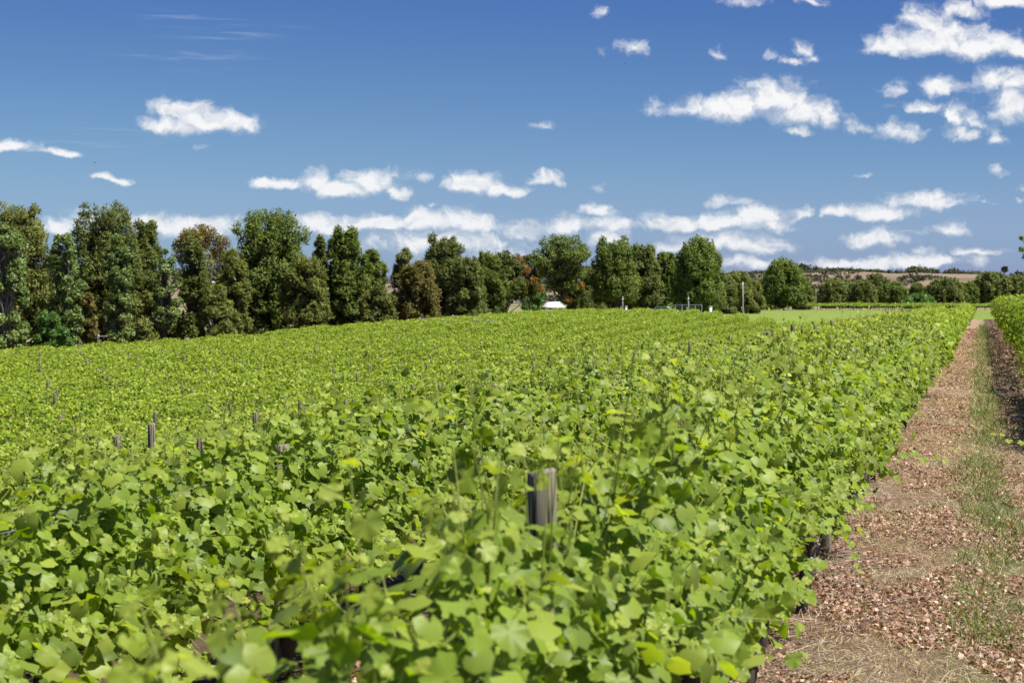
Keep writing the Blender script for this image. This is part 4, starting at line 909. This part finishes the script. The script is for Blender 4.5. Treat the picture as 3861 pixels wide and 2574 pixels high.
den = vn(xx, yy*.3, 22, 9)+.7*vn(xx, yy, 60, 10)+np.interp(xvq, [1700, 1900, 2000, 2200, 2400], [1.0, .9, .2, -.3, -.2]); q = den > -.15
sb = MB(); bushes(sb, xx[q], yy[q], r_.uniform(.7, 2.4, n)[q], 12, 5)
n = 1500; yy = r_.uniform(1000, 1500, n); xvq = r_.uniform(-50, 1250, n); xx = (xvq*1.6416-VX)/FS*yy; q = (vn(xx, yy, 40, 10)) > .2; bushes(sb, xx[q], yy[q], r_.uniform(.7, 2.0, n)[q], 20, 6)
tag(sb.build('hill_scrub', M['scrub'], smooth=False), 'grey green scrub dotted over the dry brown hillside', 'scrub', kind='stuff')
wd = MB(); px = []
for (a, b_, n, r0, r1) in ((1815, 2110, 90, .8, 1.8), (2085, 2115, 14, 2.4, 3.4), (2115, 2215, 46, 1.6, 2.6), (2215, 2330, 30, .9, 1.9), (1835, 1862, 10, 2.0, 2.8), (2330, 2500, 40, 1.6, 2.8), (-50, 1250, 160, 1.4, 3.2)):
    xq = r_.uniform(a, b_, n); yq = r_.uniform(1440, 1500, n); bushes(wd, (xq*1.6416-VX)/FS*yq, yq, r_.uniform(r0, r1, n), 36, int(a)+99, 1.5, .5)
tag(wd.build('ridge_woodland', M['scrub'], smooth=False), 'belt of dark trees along the crest of the brown hill', 'woodland', kind='stuff')
# wooded blue hill left of the lone tree and one seen behind the orange trees
def far_hill(name, x0, x1, peak, Y, lab):
    u = np.linspace(0, 1, 40); vv = np.linspace(0, 1, 14); U, Vv = np.meshgrid(u, vv); Xh = X_at(x0, Y)+(X_at(x1, Y)-X_at(x0, Y))*U
    Zp = Z_at(peak, Y); Zh = -2+(Zp+2)*np.sin(np.clip(U, 0, 1)*math.pi)**.8*np.sin(np.clip(Vv, 0, 1)*math.pi)*(1+.05*vn(U*60, Vv*40, 3, 4))
    mb = MB(); i = np.arange(13)[:, None]*40+np.arange(39)[None]; mb.add(np.stack([Xh, Y-600+1200*Vv, Zh], -1).reshape(-1, 3), np.stack([i, i+1, i+41, i+40], -1).reshape(-1, 4)); o = mb.build(name, M['bluehill']); o['kind'] = 'structure'
far_hill('distant_hill', 1080, 1400, 636, 3600, '')
far_hill('distant_hill', 1640, 1860, 622, 3800, '')
def house(xv_, Yh, wv, topv, eavev, roofm, label, basev=None, hip=True):
    X = X_at(xv_, Yh); w_ = wv*1.6416/FS*Yh/2; zr_, ze_ = Z_at(topv, Yh), Z_at(eavev, Yh); zb_ = ze_-2.6; dpt = max(2.5, w_*.6)
    root = empty('house', (X, Yh, zb_)); tag(root, label, 'house')
    b = MB(); b.box(X-w_*.9, X+w_*.9, Yh-dpt*.85, Yh+dpt*.85, zb_-2, ze_-.004); b.build('wall', M['whitewall'], root, smooth=False)
    r0 = w_*.45 if hip else w_*.98
    b = MB(); b.add([(X-w_, Yh-dpt, ze_), (X+w_, Yh-dpt, ze_), (X+w_, Yh+dpt, ze_), (X-w_, Yh+dpt, ze_), (X-r0, Yh, zr_), (X+r0, Yh, zr_)], [(0, 1, 5, 4), (2, 3, 4, 5)])
    b.f.append(np.array([(0, 4, 3), (1, 2, 5)])); b.f.append(np.array([(3, 2, 1, 0)])); b.build('roof', M[roofm], root, smooth=False)
    for k in (-.5, 0, .5):
        b = MB(); b.box(X+w_*k-.5, X+w_*k+.5, Yh-dpt*.85-.06, Yh-dpt*.85-.01, ze_-1.8, ze_-.6); b.build('window', M['glass'], root, smooth=False)
house(2235, 1497, 26, 630.5, 634.5, 'pink', 'wide house with pink roof on the right ridge')
house(2324, 1100, 20, 635.5, 638.5, 'green_roof', 'low house with pale green roof at the far right of the ridge')
house(2090, 1497, 9, 625, 632, 'white', 'white gabled house among trees on the ridge, left one', hip=False)
house(2112, 1497, 8, 628, 633, 'white', 'second white house among trees on the ridge', hip=False)
house(2190, 1497, 22, 635, 637.5, 'white', 'long low white roofed house right of the ridge trees')
house(2150, 1497, 18, 634, 637, 'grey', 'grey roofed house half hidden by the ridge trees')
house(485, 1200, 22, 633, 639, 'white', 'white building glimpsed through the tawny gum tree')
house(1195, 900, 24, 670, 674, 'white', 'long white roofed shed glimpsed left of the open branched tree', hip=False)
house(1226, 900, 14, 672, 677, 'white', 'small white roofed shed glimpsed through the orange tinted trees', hip=False)
# two birds
def bird(xv_, yv_, Y, lab):
    X, Z = X_at(xv_, Y), Z_at(yv_, Y); root = empty('bird', (X, Y, Z)); tag(root, lab, 'bird')
    b = MB(); b.tube([(X-.12, Y, Z), (X-.05, Y, Z), (X+.05, Y, Z+.01), (X+.11, Y, Z+.02), (X+.14, Y, Z+.02)], [.008, .03, .035, .022, .006], 8); b.build('body', M['brick'], root)
    for s in (-1, 1):
        b = MB(); b.add([(X-.05, Y, Z), (X+.05, Y, Z), (X+.02, Y+s*.14, Z+.07), (X-.04, Y+s*.14, Z+.06), (X-.08, Y+s*.28, Z+.04), (X-.05, Y, Z+.012), (X+.05, Y, Z+.012), (X+.02, Y+s*.14, Z+.08)], [(0, 1, 2, 3)]); b.f.append(np.array([(3, 2, 4), (0, 3, 4)])); b.build('wing', M['brick'], root)
bird(218, 374, 300, 'tiny dark bird low in the sky at the left')
bird(1436, 147, 320, 'tiny dark bird high in the blue right of centre')
